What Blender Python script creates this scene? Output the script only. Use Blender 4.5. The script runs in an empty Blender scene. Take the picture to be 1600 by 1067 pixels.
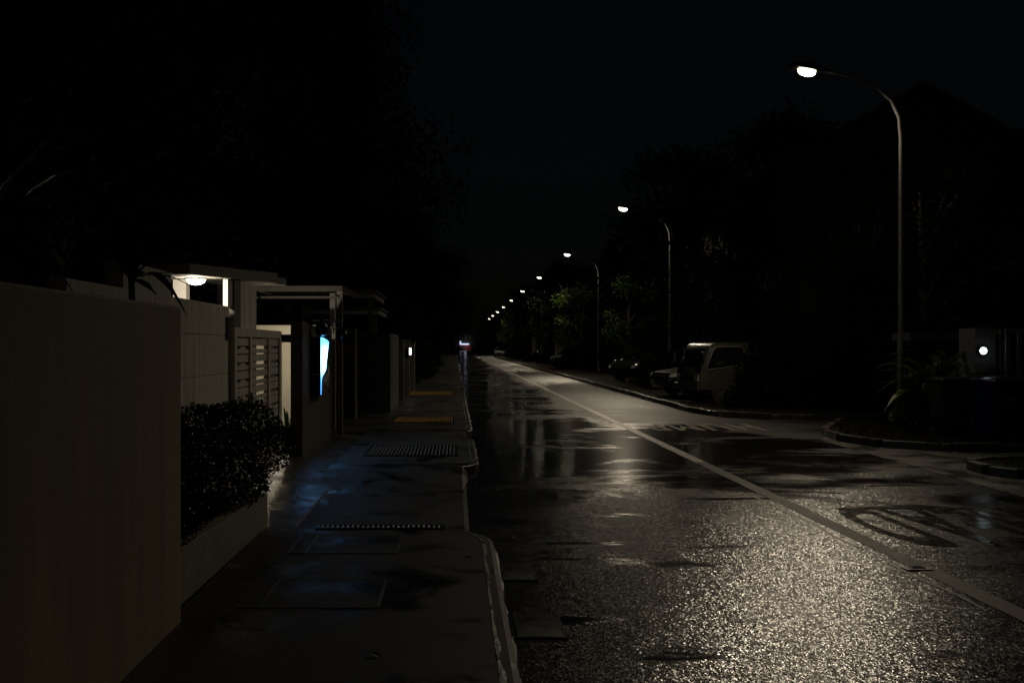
import bpy, bmesh, math, random
from mathutils import Vector, Matrix
R = math.radians
PI = math.pi
random.seed(7)
sc = bpy.context.scene

# ------------------------------------------------------------------ camera, sky, exposure
H = 1.65                                   # eye height; the road runs along +Y, the camera looks straight down it
F = 1555.6                                 # focal length in photo pixels
cam_d = bpy.data.cameras.new('camera')
cam = bpy.data.objects.new('camera', cam_d)
sc.collection.objects.link(cam)
cam.location = (0, 0, H)
cam.rotation_euler = (R(90), 0, 0)
cam_d.lens = 35.0
cam_d.sensor_width = 36.0
cam_d.shift_x = 0.055
cam_d.shift_y = 0.0047
cam_d.clip_start = 0.05
cam_d.clip_end = 3000
sc.camera = cam

world = bpy.data.worlds.new('World')
sc.world = world
world.use_nodes = True
wn = world.node_tree
wn.nodes.clear()
wo = wn.nodes.new('ShaderNodeOutputWorld')
wb = wn.nodes.new('ShaderNodeBackground')
sky = wn.nodes.new('ShaderNodeTexSky')
sky.sky_type = 'NISHITA'
sky.sun_disc = False
sky.sun_elevation = R(6.0)
sky.sun_rotation = R(180)
sky.air_density = 1.0
sky.dust_density = 2.0
sky.ozone_density = 2.0
wb.inputs['Strength'].default_value = 0.0006
wn.links.new(sky.outputs[0], wb.inputs['Color'])
wn.links.new(wb.outputs[0], wo.inputs['Surface'])

sc.view_settings.view_transform = 'Standard'
sc.view_settings.look = 'None'
sc.view_settings.exposure = 0.0
sc.view_settings.gamma = 1.0
sc.cycles.use_denoising = True
world.cycles.sampling_method = 'NONE'
sc.cycles.max_bounces = 6
sc.cycles.diffuse_bounces = 3
sc.cycles.glossy_bounces = 3
sc.cycles.sample_clamp_indirect = 2.0
sc.cycles.sample_clamp_direct = 14.0
sc.cycles.use_light_tree = True
sc.cycles.caustics_reflective = False
sc.cycles.caustics_refractive = False

LAMP_W = 1900.0
LAMP_STEP = 20.9

# ------------------------------------------------------------------ object helpers
def link(o):
    sc.collection.objects.link(o)
    return o

def tag(o, label=None, cat=None, group=None, kind=None):
    if label: o['label'] = label
    if cat: o['category'] = cat
    if group: o['group'] = group
    if kind: o['kind'] = kind
    return o

def thing(name, label, cat, loc=(0, 0, 0), rz=0.0, group=None):
    o = bpy.data.objects.new(name, None)
    o.empty_display_size = 0.2
    link(o)
    o.location = loc
    o.rotation_euler = (0, 0, rz)
    return tag(o, label, cat, group)

def copy_tree(o, parent=None):
    c = o.copy()
    link(c)
    if parent is not None:
        c.parent = parent
    for ch in list(o.children):
        copy_tree(ch, c)
    return c

def dup(o, loc, rz=0.0, label=None, scale=None, group=None):
    c = copy_tree(o)
    c.location = loc
    c.rotation_euler = (0, 0, rz)
    if scale: c.scale = scale if isinstance(scale, tuple) else (scale,) * 3
    if label: c['label'] = label
    if group: c['group'] = group
    return c

class MB:
    """collects shapes into one mesh"""
    def __init__(s):
        s.v = []; s.f = []
    def add(s, vs, fs):
        n = len(s.v)
        s.v += [tuple(p) for p in vs]
        s.f += [tuple(i + n for i in f) for f in fs]
        return s
    def box(s, x0, x1, y0, y1, z0, z1):
        vs = [(x0, y0, z0), (x1, y0, z0), (x1, y1, z0), (x0, y1, z0), (x0, y0, z1), (x1, y0, z1), (x1, y1, z1), (x0, y1, z1)]
        return s.add(vs, [(0, 3, 2, 1), (4, 5, 6, 7), (0, 1, 5, 4), (1, 2, 6, 5), (2, 3, 7, 6), (3, 0, 4, 7)])
    def prism(s, poly, z0, z1, axis='z'):
        n = len(poly)
        def P(a, b, c):
            return {'z': (a, b, c), 'y': (a, c, b), 'x': (c, a, b)}[axis]
        vs = [P(a, b, z0) for a, b in poly] + [P(a, b, z1) for a, b in poly]
        fs = [tuple(range(n))[::-1], tuple(range(n, 2 * n))]
        fs += [(i, (i + 1) % n, n + (i + 1) % n, n + i) for i in range(n)]
        return s.add(vs, fs)
    def tube(s, pts, rad, n=8, cap=True):
        pts = [Vector(p) for p in pts]
        if not isinstance(rad, (list, tuple)): rad = [rad] * len(pts)
        vs = []; fs = []
        up = Vector((0, 0, 1))
        d0 = (pts[1] - pts[0]).normalized()
        a = d0.cross(up if abs(d0.z) < .9 else Vector((1, 0, 0))).normalized()
        for i, p in enumerate(pts):
            d = (pts[min(i + 1, len(pts) - 1)] - pts[max(i - 1, 0)]).normalized()
            a = (a - d * a.dot(d)).normalized()
            b = d.cross(a)
            for k in range(n):
                t = 2 * PI * k / n
                vs.append(p + (a * math.cos(t) + b * math.sin(t)) * rad[i])
        for i in range(len(pts) - 1):
            for k in range(n):
                fs.append((i * n + k, i * n + (k + 1) % n, (i + 1) * n + (k + 1) % n, (i + 1) * n + k))
        if cap:
            fs.append(tuple(range(n))[::-1])
            fs.append(tuple(range((len(pts) - 1) * n, len(pts) * n)))
        return s.add(vs, fs)
    def lathe(s, prof, c=(0, 0, 0), n=20, axis='z'):
        vs = []; fs = []
        for r, z in prof:
            for k in range(n):
                t = 2 * PI * k / n
                a, b = r * math.cos(t), r * math.sin(t)
                p = {'z': (a, b, z), 'y': (a, z, b), 'x': (z, a, b)}[axis]
                vs.append((p[0] + c[0], p[1] + c[1], p[2] + c[2]))
        m = len(prof)
        for i in range(m - 1):
            for k in range(n):
                fs.append((i * n + k, i * n + (k + 1) % n, (i + 1) * n + (k + 1) % n, (i + 1) * n + k))
        fs.append(tuple(range(n))[::-1])
        fs.append(tuple(range((m - 1) * n, m * n)))
        return s.add(vs, fs)
    def loft(s, rings, close=True):
        n = len(rings[0]); vs = [p for r in rings for p in r]; fs = []
        for i in range(len(rings) - 1):
            for k in range(n):
                fs.append((i * n + k, i * n + (k + 1) % n, (i + 1) * n + (k + 1) % n, (i + 1) * n + k))
        if close:
            fs.append(tuple(range(n))[::-1]); fs.append(tuple(range((len(rings) - 1) * n, len(rings) * n)))
        return s.add(vs, fs)
    def leaf(s, base, tip, width, sag=0.0, seg=6, fold=0.12):
        """a tapered, folded, drooping strap leaf from base to tip"""
        b = Vector(base); t = Vector(tip)
        side = (t - b).cross(Vector((0, 0, 1)))
        if side.length < 1e-4: side = Vector((1, 0, 0))
        side.normalize()
        vs = []; fs = []
        for i in range(seg + 1):
            u = i / seg
            p = b.lerp(t, u) + Vector((0, 0, sag * 4 * u * (1 - u)))
            w = width * (0.35 + 0.65 * math.sin(PI * min(1, u * 1.1 + .12))) * (1 - u ** 4) * .5 + 0.002
            vs += [p - side * w + Vector((0, 0, w * fold * 2)), p, p + side * w + Vector((0, 0, w * fold * 2))]
        for i in range(seg):
            a = i * 3
            fs += [(a, a + 1, a + 4, a + 3), (a + 1, a + 2, a + 5, a + 4)]
        return s.add(vs, fs)
    def build(s, name, mat, parent=None, bevel=0.0, smooth=False, loc=None):
        me = bpy.data.meshes.new(name)
        me.from_pydata(s.v, [], s.f)
        bm = bmesh.new(); bm.from_mesh(me)
        bmesh.ops.recalc_face_normals(bm, faces=bm.faces)
        if bevel > 0:
            es = [e for e in bm.edges if len(e.link_faces) == 2 and e.calc_face_angle(0) > 0.6]
            bmesh.ops.bevel(bm, geom=es, offset=bevel, segments=2, profile=.6, affect='EDGES', clamp_overlap=True)
        bm.to_mesh(me); bm.free()
        if smooth:
            for p in me.polygons: p.use_smooth = True
            try: me.set_sharp_from_angle(angle=R(38))
            except Exception: pass
        me.materials.append(mat)
        o = bpy.data.objects.new(name, me)
        link(o)
        if parent is not None: o.parent = parent
        if loc: o.location = loc
        return o

def struct(o):
    o['kind'] = 'structure'
    return o

def X(px, Y): return (px - 712.0) * Y / F          # metres from a pixel of the photograph at a known depth
def Z(py, Y): return H - (py - 541.0) * Y / F

# ------------------------------------------------------------------ materials
def mat_new(name):
    m = bpy.data.materials.new(name)
    m.use_nodes = True
    nt = m.node_tree
    return m, nt, nt.nodes['Principled BSDF']

def N(nt, t, **kw):
    n = nt.nodes.new(t)
    for k, v in kw.items():
        if k in n.inputs: n.inputs[k].default_value = v
        else: setattr(n, k, v)
    return n

def coords(nt, scale=(1, 1, 1)):
    tc = nt.nodes.new('ShaderNodeTexCoord')
    mp = nt.nodes.new('ShaderNodeMapping')
    mp.inputs['Scale'].default_value = scale
    nt.links.new(tc.outputs['Object'], mp.inputs['Vector'])
    return mp.outputs['Vector']

def ramp(nt, src, stops):
    r = nt.nodes.new('ShaderNodeValToRGB')
    while len(r.color_ramp.elements) < len(stops): r.color_ramp.elements.new(.5)
    for e, (p, c) in zip(r.color_ramp.elements, stops):
        e.position = p
        e.color = (c, c, c, 1) if not isinstance(c, tuple) else (c[0], c[1], c[2], 1)
    nt.links.new(src, r.inputs['Fac'])
    return r.outputs['Color']

def simple(name, col, rough=.6, var=.25, scale=6.0, bump=.15, bscale=60.0, metal=0.0, spec=.5, streak=None, coat=0.0):
    m, nt, b = mat_new(name)
    v = coords(nt, streak or (1, 1, 1))
    n1 = N(nt, 'ShaderNodeTexNoise', Scale=scale, Detail=5.0, Roughness=.6)
    nt.links.new(v, n1.inputs['Vector'])
    lo = tuple(c * (1 - var) for c in col); hi = tuple(min(1, c * (1 + var)) for c in col)
    nt.links.new(ramp(nt, n1.outputs['Fac'], [(.3, lo), (.7, hi)]), b.inputs['Base Color'])
    nt.links.new(ramp(nt, n1.outputs['Fac'], [(.25, max(.03, rough - .12)), (.75, min(1, rough + .12))]), b.inputs['Roughness'])
    b.inputs['Metallic'].default_value = metal
    b.inputs['Specular IOR Level'].default_value = spec
    b.inputs['Coat Weight'].default_value = coat
    b.inputs['Coat Roughness'].default_value = .06
    if bump > 0:
        v2 = coords(nt)
        n2 = N(nt, 'ShaderNodeTexNoise', Scale=bscale, Detail=3.0)
        nt.links.new(v2, n2.inputs['Vector'])
        bp = N(nt, 'ShaderNodeBump', Strength=bump, Distance=.01)
        nt.links.new(n2.outputs['Fac'], bp.inputs['Height'])
        nt.links.new(bp.outputs['Normal'], b.inputs['Normal'])
    return m

def emit(name, col, strength):
    m, nt, b = mat_new(name)
    b.inputs['Base Color'].default_value = (.6, .6, .6, 1)
    b.inputs['Emission Color'].default_value = (*col, 1)
    b.inputs['Emission Strength'].default_value = strength
    b.inputs['Roughness'].default_value = .4
    return m

def leafmat(name, col, rough=.7, var=.6, spec=.08):
    m, nt, b = mat_new(name)
    v = coords(nt)
    n1 = N(nt, 'ShaderNodeTexNoise', Scale=1.1, Detail=6.0, Roughness=.7)
    nt.links.new(v, n1.inputs['Vector'])
    lo = tuple(c * (1 - var) for c in col); hi = (col[0] * 1.7, col[1] * 1.35, col[2] * 1.1)
    nt.links.new(ramp(nt, n1.outputs['Fac'], [(.35, lo), (.68, hi)]), b.inputs['Base Color'])
    b.inputs['Roughness'].default_value = rough
    b.inputs['Specular IOR Level'].default_value = spec
    tr = N(nt, 'ShaderNodeBsdfTranslucent', Color=(col[0] * 1.6, col[1] * 1.6, col[2] * .6, 1))
    mx = N(nt, 'ShaderNodeMixShader', Fac=.25)
    out = nt.nodes['Material Output']
    nt.links.new(b.outputs[0], mx.inputs[1]); nt.links.new(tr.outputs[0], mx.inputs[2])
    nt.links.new(mx.outputs[0], out.inputs['Surface'])
    return m

FACET = .34

def asphalt(name):
    m, nt, b = mat_new(name)
    v = coords(nt)
    # aggregate stones standing out of the wet binder
    vo = N(nt, 'ShaderNodeTexVoronoi', Scale=78.0); nt.links.new(v, vo.inputs['Vector'])
    fv = coords(nt, (1, .5, 1))
    no = N(nt, 'ShaderNodeTexNoise', Scale=80.0, Detail=2.0, Roughness=.6); nt.links.new(fv, no.inputs['Vector'])
    vf = N(nt, 'ShaderNodeTexVoronoi', Scale=160.0); nt.links.new(fv, vf.inputs['Vector'])
    vf2 = N(nt, 'ShaderNodeTexVoronoi', Scale=60.0); nt.links.new(fv, vf2.inputs['Vector'])
    # films of standing water: long patches, and the worn wheel tracks
    pv = coords(nt, (.55, .75, 1))
    p1 = N(nt, 'ShaderNodeTexNoise', Scale=1.0, Detail=5.0, Roughness=.62, Distortion=.5); nt.links.new(pv, p1.inputs['Vector'])
    sep = N(nt, 'ShaderNodeSeparateXYZ'); nt.links.new(v, sep.inputs[0])
    def mr(src, a, bb, c, d):
        q = N(nt, 'ShaderNodeMapRange'); q.interpolation_type = 'SMOOTHSTEP'
        q.inputs['From Min'].default_value = a; q.inputs['From Max'].default_value = bb
        q.inputs['To Min'].default_value = c; q.inputs['To Max'].default_value = d
        nt.links.new(src, q.inputs['Value']); return q.outputs['Result']
    def math_(op, a, c):
        q = N(nt, 'ShaderNodeMath', operation=op)
        for i, x in enumerate((a, c)):
            if isinstance(x, (int, float)): q.inputs[i].default_value = x
            else: nt.links.new(x, q.inputs[i])
        return q.outputs[0]
    low = math_('MULTIPLY', mr(sep.outputs['Y'], 9.6, 14.5, 0.0, .26), mr(sep.outputs['Y'], 20.0, 23.0, 1.0, 0.0))   # a hollow in the road holds water
    lane = math_('MULTIPLY', mr(sep.outputs['X'], 2.7, 3.6, .2, -.12), mr(sep.outputs['Y'], 19.0, 22.0, 0.0, 1.0))  # and so does the near lane farther on
    shallow = mr(sep.outputs['X'], 4.2, 6.5, 1.0, .4)
    wet = math_('ADD', p1.outputs['Fac'], math_('ADD', math_('MULTIPLY', low, shallow), lane))
    st = N(nt, 'ShaderNodeTexNoise', Scale=1.0, Detail=3.0, Roughness=.55, Distortion=.3); nt.links.new(coords(nt, (.5, 2.6, 1)), st.inputs['Vector'])
    film = math_('MAXIMUM', ramp(nt, wet, [(.54, 0.0), (.7, 1.0)]), ramp(nt, st.outputs['Fac'], [(.6, 0.0), (.68, 1.0)]))
    big = N(nt, 'ShaderNodeTexNoise', Scale=.35, Detail=4.0); nt.links.new(v, big.inputs['Vector'])
    spk = ramp(nt, vo.outputs['Distance'], [(.1, (.022, .021, .02)), (.6, (.008, .0078, .0075))])
    mixc = N(nt, 'ShaderNodeMixRGB', blend_type='MULTIPLY', Fac=.6)
    nt.links.new(spk, mixc.inputs[1]); nt.links.new(ramp(nt, big.outputs['Fac'], [(.3, .55), (.7, 1.0)]), mixc.inputs[2])
    nt.links.new(mixc.outputs[0], b.inputs['Base Color'])
    rg = N(nt, 'ShaderNodeMixRGB')
    nt.links.new(film, rg.inputs[0])
    dry = mr(sep.outputs['Y'], 9.0, 22.0, 0.03, .34)
    nt.links.new(math_('ADD', ramp(nt, big.outputs['Fac'], [(.3, .2), (.7, .28)]), dry), rg.inputs[1])
    nt.links.new(math_('MULTIPLY', mr(sep.outputs['Y'], 20.0, 45.0, 0.0, .7), mr(sep.outputs['X'], 2.9, 3.6, 0.0, 1.0)), b.inputs['Coat Weight'])
    b.inputs['Coat Roughness'].default_value = .46
    rg.inputs[2].default_value = (.155, .155, .155, 1)
    nt.links.new(rg.outputs[0], b.inputs['Roughness'])
    b.inputs['Specular IOR Level'].default_value = .5
    geo = N(nt, 'ShaderNodeNewGeometry')
    def vmath(op, p, q):
        n_ = N(nt, 'ShaderNodeVectorMath', operation=op)
        for i, x in enumerate((p, q)):
            if x is None: continue
            if isinstance(x, tuple): n_.inputs[i].default_value = x
            else: nt.links.new(x, n_.inputs[i])
        return n_.outputs['Vector']
    tilt = vmath('MULTIPLY', vmath('SUBTRACT', vf.outputs['Color'], (.5, .5, .5)), (FACET, FACET, 0))
    tilt2 = vmath('MULTIPLY', vmath('SUBTRACT', vf2.outputs['Color'], (.5, .5, .5)), (FACET * .3, FACET * .3, 0))
    amt = math_('MULTIPLY', mr(film, 0.0, 1.0, 1.0, .05), mr(sep.outputs['Y'], 11.0, 26.0, 1.0, .25))
    sc_ = N(nt, 'ShaderNodeVectorMath', operation='SCALE')
    nt.links.new(vmath('ADD', tilt, tilt2), sc_.inputs[0]); nt.links.new(amt, sc_.inputs['Scale'])
    nrm = vmath('NORMALIZE', vmath('ADD', geo.outputs['Normal'], sc_.outputs['Vector']), None)
    nt.links.new(nrm, b.inputs['Normal'])
    return m

def wet_concrete(name, col, r0=.16, r1=.5, bump=.25, nscale=1.3, rr=(.4, .62)):
    m, nt, b = mat_new(name)
    v = coords(nt)
    n1 = N(nt, 'ShaderNodeTexNoise', Scale=nscale, Detail=7.0, Roughness=.65, Distortion=.4); nt.links.new(v, n1.inputs['Vector'])
    n2 = N(nt, 'ShaderNodeTexNoise', Scale=55.0, Detail=4.0); nt.links.new(v, n2.inputs['Vector'])
    nt.links.new(ramp(nt, n1.outputs['Fac'], [(.32, tuple(c * .55 for c in col)), (.7, tuple(c * 1.25 for c in col))]), b.inputs['Base Color'])
    nt.links.new(ramp(nt, n1.outputs['Fac'], [(rr[0], r0), (rr[1], r1)]), b.inputs['Roughness'])
    bp = N(nt, 'ShaderNodeBump', Strength=bump, Distance=.006)
    nt.links.new(n2.outputs['Fac'], bp.inputs['Height'])
    nt.links.new(bp.outputs['Normal'], b.inputs['Normal'])
    return m

M = {}
M['asphalt'] = asphalt('wet_asphalt')
M['footpath'] = wet_concrete('wet_footpath_concrete', (.045, .041, .034), .2, .62, .2, 1.3, (.36, .5))
M['kerb'] = wet_concrete('kerb_concrete', (.115, .1, .075), .14, .6, .8, 3.0)
M['kerb_dark'] = wet_concrete('dim_kerb_stone', (.06, .052, .036), .25, .7, .8, 3.0)  # kerb colour darkened; dim light past the nearest slab is painted in
M['apron'] = wet_concrete('apron_concrete', (.075, .07, .062), .26, .62, .2)
M['cover'] = wet_concrete('cover_concrete', (.12, .12, .12), .25, .5, .15)
M['paint'] = simple('worn_road_paint', (.14, .13, .108), .62, .35, 9, .06, 60, spec=.2)
M['paint_dark'] = simple('dark_worn_road_paint', (.04, .037, .03), .2, .35, 9, 0, 60, spec=.5)  # darker and smoother coat for the nearer word
M['paint_lit'] = simple('lit_road_paint', (.48, .45, .38), .5, .3, 9, .05, 60, spec=.5)  # paler copy of the road paint; lamp light is in the colour
M['tar'] = simple('tar_seam', (.008, .008, .008), .5, .2, 9, .1, 80)
M['plaster_brown'] = simple('brown_plaster', (.44, .345, .22), .62, .34, 2.2, .35, 160, streak=(1, 1.6, .25))
M['plaster_white'] = simple('white_painted_plaster', (.62, .6, .55), .6, .18, 3.5, .2, 90, streak=(1, 2.5, .22))
M['plaster_stain'] = simple('stained_white_concrete', (.74, .71, .62), .65, .3, 3.0, .25, 80, streak=(1, 4.0, .18))
M['planter'] = simple('planter_concrete', (.36, .345, .28), .7, .2, 6, .4, 70)
M['white_paint'] = simple('white_paint', (.62, .61, .58), .45, .08, 3, .05, 40)
M['cream'] = simple('cream_wall', (.7, .65, .54), .6, .06, 2, .1, 60)
M['dark_stone'] = simple('dark_stone_cladding', (.085, .078, .066), .55, .3, 5, .3, 50, streak=(1, 1, .35))
M['grey_wall'] = simple('grey_wall', (.055, .056, .055), .6, .2, 3, .15, 60)
M['beige_wall'] = simple('beige_wall', (.11, .1, .08), .6, .2, 3, .15, 60)
M['house_wall'] = simple('house_wall_render', (.035, .03, .025), .7, .15, 2, .2, 60)
M['house_pale'] = simple('house_wall_pale', (.15, .14, .125), .7, .15, 2, .2, 60)
M['pale_post'] = simple('pale_painted_post', (.34, .33, .31), .55, .15, 3, .1, 60)
M['roof_tile'] = simple('roof_tiles', (.11, .055, .035), .7, .3, 9, .4, 30)
M['dark_metal'] = simple('dark_metal', (.02, .02, .021), .4, .2, 10, .05, 80, metal=.3)
M['galv'] = simple('galvanised_steel', (.32, .31, .295), .5, .25, 7, .03, 30, metal=.3, streak=(1, 1, .2))
M['galv_dull'] = simple('dull_cover_frame', (.14, .13, .11), .5, .4, 7, .1, 60, metal=.3)
M['steel'] = simple('wet_steel_bar', (.75, .72, .65), .4, .2, 9, .1, 90, metal=.5)
M['yellow'] = simple('yellow_painted_grating', (.6, .33, .03), .5, .25, 9, .15, 90)
M['black'] = simple('black_plastic', (.012, .012, .013), .35, .2, 10, .05, 80)
M['gloss_black'] = simple('glossy_black_panel', (.008, .008, .01), .08, .1, 10, 0)
M['rubber'] = simple('tyre_rubber', (.014, .014, .014), .75, .2, 20, .2, 120)
M['glass'] = simple('dark_window_glass', (.006, .007, .008), .05, .1, 5, 0, spec=.6)
M['truck_shaded'] = simple('shaded_white_truck_paint', (.045, .042, .036), .3, .06, 4, 0, coat=.4)  # white paint darkened; tree shade over the truck is put into the colour
M['car_black'] = simple('black_car_paint', (.012, .012, .014), .22, .1, 4, 0, coat=.9)
M['car_white'] = simple('white_car_paint', (.55, .55, .54), .3, .05, 4, 0, coat=.6)
M['car_silver'] = simple('silver_car_paint', (.28, .285, .29), .3, .06, 4, 0, metal=.4, coat=.6)
M['car_blue'] = simple('dark_blue_car_paint', (.02, .03, .055), .25, .1, 4, 0, coat=.8)
M['chrome'] = simple('bright_trim', (.6, .6, .6), .18, .05, 4, 0, metal=.9)
M['lens'] = simple('headlight_lens', (.35, .36, .37), .1, .1, 12, .2, 40, spec=.8, coat=1.0)
M['redlens'] = simple('red_tail_lens', (.2, .01, .008), .15, .1, 12, 0)
M['bin_blue'] = simple('blue_bin_plastic', (.008, .022, .1), .3, .12, 5, .05, 60)
M['bin_green'] = simple('green_bin_plastic', (.008, .03, .016), .35, .12, 5, .05, 60)
M['bark'] = simple('tree_bark', (.075, .06, .045), .85, .4, 7, .8, 25, streak=(1, 1, .25))
M['soil'] = simple('wet_soil', (.014, .011, .007), .95, .4, 8, .6, 30, spec=.1)
M['ground'] = simple('dark_turf_ground', (.022, .024, .012), .9, .4, 3, .6, 20)
M['leaf'] = leafmat('tree_leaves', (.008, .015, .0045))
M['leaf_dark'] = leafmat('dark_tree_leaves', (.006, .0105, .0045))
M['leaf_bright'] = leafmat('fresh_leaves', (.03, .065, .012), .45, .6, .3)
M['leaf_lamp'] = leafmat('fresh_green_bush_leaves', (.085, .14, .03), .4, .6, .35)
M['leaf_hedge'] = leafmat('hedge_leaves', (.008, .011, .0045), .33, .6, .34)
M['leaf_strap'] = leafmat('strap_leaves', (.012, .025, .007), .45, .6, .25)
M['grass'] = leafmat('verge_grass', (.02, .023, .007), .7)
M['dead_leaf'] = simple('fallen_leaf', (.05, .03, .014), .5, .4, 20, .2, 60)
M['lamp_glow'] = emit('street_lamp_glow', (1.0, .86, .62), 8.0)
M['lamp_glow_far'] = emit('street_lamp_glow_white', (1.0, .95, .86), 40.0)
M['porch_glow'] = emit('porch_lamp_glow', (1.0, .88, .7), 10.0)
M['sign_glow'] = emit('number_sign_glow', (.75, .92, 1.0), 4.0)
M['sign_soft'] = emit('small_number_light', (.85, .95, 1.0), 2.5)
M['shop_sign'] = emit('shop_sign_glow', (.55, .68, 1.0), 1.0)
M['shop_red'] = simple('red_shopfront', (.35, .05, .025), .5, .2, 5, .1, 40)

for k_ in ('lamp_glow', 'lamp_glow_far', 'porch_glow', 'shop_sign'):
    M[k_].cycles.emission_sampling = 'NONE'      # small bright faces; the lamps beside them do the lighting

def screen_mat():
    """bright picture on a display panel: pale in the middle, cyan towards the top"""
    m, nt, b = mat_new('display_picture')
    v = coords(nt)
    sep = N(nt, 'ShaderNodeSeparateXYZ'); nt.links.new(v, sep.inputs[0])
    col = ramp(nt, sep.outputs['Z'], [(.25, (.03, .2, 1.0)), (.42, (.2, .55, 1.0)), (.6, (.3, .62, 1.0)), (.8, (.06, .4, 1.0))])
    b.inputs['Base Color'].default_value = (.05, .05, .05, 1)
    nt.links.new(col, b.inputs['Emission Color'])
    b.inputs['Emission Strength'].default_value = 7.0
    return m
M['screen'] = screen_mat()

# ------------------------------------------------------------------ ground, road, footpath
struct(MB().add([(-900, -60, -.03), (900, -60, -.03), (900, 1600, -.03), (-900, 1600, -.03)], [(0, 1, 2, 3)]).build('ground', M['ground']))
g = MB()
ys = [-20, 0, 10, 20, 40, 80, 160, 320, 520]
vs = []
for y in ys: vs += [(-3.0, y, 0), (9.0, y, 0)]
g.add(vs, [(2 * i, 2 * i + 1, 2 * i + 3, 2 * i + 2) for i in range(len(ys) - 1)])
struct(g.build('road', M['asphalt']))

def arc(cx, cy, r, a0, a1, n=7):
    return [(cx + r * math.cos(R(a0 + (a1 - a0) * i / n)), cy + r * math.sin(R(a0 + (a1 - a0) * i / n))) for i in range(n + 1)]

def slab(y0, y1, round0, round1, z=.12):
    """one raised length of footpath with rounded kerb corners where a drive cuts through"""
    r = .7
    poly = [(-1.62, y0)]
    poly += arc(.3 - r, y0 + r, r, -90, 0) if round0 else [(.3, y0)]
    poly += arc(.3 - r, y1 - r, r, 0, 90) if round1 else [(.3, y1)]
    poly += [(-1.62, y1)]
    m = MB().prism(poly, -.02, z)
    struct(m.build('footpath', M['footpath'], bevel=.035))
    # the kerb: a paler lip that follows the slab's road edge
    edge = [p for p in poly if p[0] > -.3]
    k = MB()
    inner = []
    for i, p in enumerate(edge):
        a = Vector(edge[max(i - 1, 0)]); c = Vector(edge[min(i + 1, len(edge) - 1)])
        d = (c - a).normalized(); nrm = Vector((-d.y, d.x))
        inner.append((Vector(p) + nrm * .1, Vector(p) - nrm * .012))
    rings = []
    for i, (pi, po) in enumerate(inner):
        wob = .004 * math.sin(i * 2.7)
        rings.append([(pi.x, pi.y, z - .05), (po.x, po.y, -.02), (po.x, po.y, z - .055), (po.x - (po.x - pi.x) * .55, po.y - (po.y - pi.y) * .55, z - .006 + wob), (pi.x, pi.y, z + .004)])
    # more rings along the straight so the lip can be uneven
    full = []
    for i in range(len(rings) - 1):
        a, c = rings[i], rings[i + 1]
        n = max(1, int((Vector(a[0]) - Vector(c[0])).length / .22)) if z < .2 else 1
        n = min(n, 60)
        for j in range(n):
            u = j / n
            ring = []
            dx = random.uniform(-.012, .012); dz = random.uniform(-.005, .003)
            for q, (p0, p1) in enumerate(zip(a, c)):
                p = Vector(p0).lerp(Vector(p1), u)
                if 0 < u and q in (2, 3): p += Vector((dx, 0, dz))
                ring.append(tuple(p))
            full.append(ring)
    full.append(rings[-1])
    k.loft(full)
    struct(k.build('kerb', M['kerb'] if y0 < 0 else M['kerb_dark'], smooth=True))

slab(-6, 8.5, False, True)
slab(12.9, 17.0, True, True)
slab(18.2, 34.5, True, True)
slab(37.5, 66.0, True, True)
slab(69.0, 300.0, True, False)

# drive crossing and aprons on the left (sheets a little above the road)
cr = MB()
prof_ = [(8.3, .012), (8.9, .012), (11.4, .012), (12.3, .07), (12.92, .112)]
cv = []
for y, z in prof_: cv += [(-1.62, y, z), (.08, y, z), (.16, y, -.01)]
cr.add(cv, [f for i in range(len(prof_) - 1) for f in ((3 * i, 3 * i + 1, 3 * i + 4, 3 * i + 3), (3 * i + 1, 3 * i + 2, 3 * i + 5, 3 * i + 4))])
struct(cr.build('drive_crossing', M['footpath']))
dv = MB()
dv.add([(-1.45, 8.75, .03), (-1.45, 17.9, .03), (-2.44, 17.9, .13), (-2.44, 8.75, .11)], [(0, 1, 2, 3)])
dv.add([(-1.45, 8.75, .03), (-1.45, 17.9, .03), (-1.43, 17.9, -.01), (-1.43, 8.75, -.01)], [(0, 1, 2, 3)])
struct(dv.build('driveway', M['apron']))
struct(MB().box(-5.5, -2.44, 10.6, 22, -.01, .11).build('yard', M['apron']))
for y0, y1 in ((17.0, 18.2), (34.5, 37.5), (66, 69)):
    struct(MB().box(-1.6, .2, y0 - .1, y1 + .1, .003, .108).build('drive_crossing', M['footpath']))
struct(MB().box(-2.4, -1.62, 18.0, 300, -.01, .1).build('footpath_edge', M['footpath']))

# right side: gutter strip, verge islands with stone kerbs
def verge(poly, z=.13, kerb=True):
    struct(MB().prism(poly, -.02, z - .02).build('verge', M['soil']))
    n = len(poly)
    cx = sum(p[0] for p in poly) / n; cy = sum(p[1] for p in poly) / n
    k = MB()
    rnd = random.Random(3)
    for i in range(n):
        a = Vector(poly[i]); b = Vector(poly[(i + 1) % n])
        L = (b - a).length
        if L > 60 and abs(b.x - a.x) > 5: continue
        d = (b - a) / L; nr = Vector((d.y, -d.x))
        m = max(1, min(160, int(L / .55)))
        for j in range(m):
            p = a + d * (L * j / m); q = a + d * (L * (j + 1) / m - .012)
            o = rnd.uniform(-.012, .012); hz = z + rnd.uniform(-.012, .015)
            w = .13
            k.prism([(p.x + nr.x * o, p.y + nr.y * o), (q.x + nr.x * o, q.y + nr.y * o), (q.x - nr.x * w, q.y - nr.y * w), (p.x - nr.x * w, p.y - nr.y * w)], -.02, hz)
    struct(k.build('kerb', M['kerb_dark'], bevel=.018))

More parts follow.
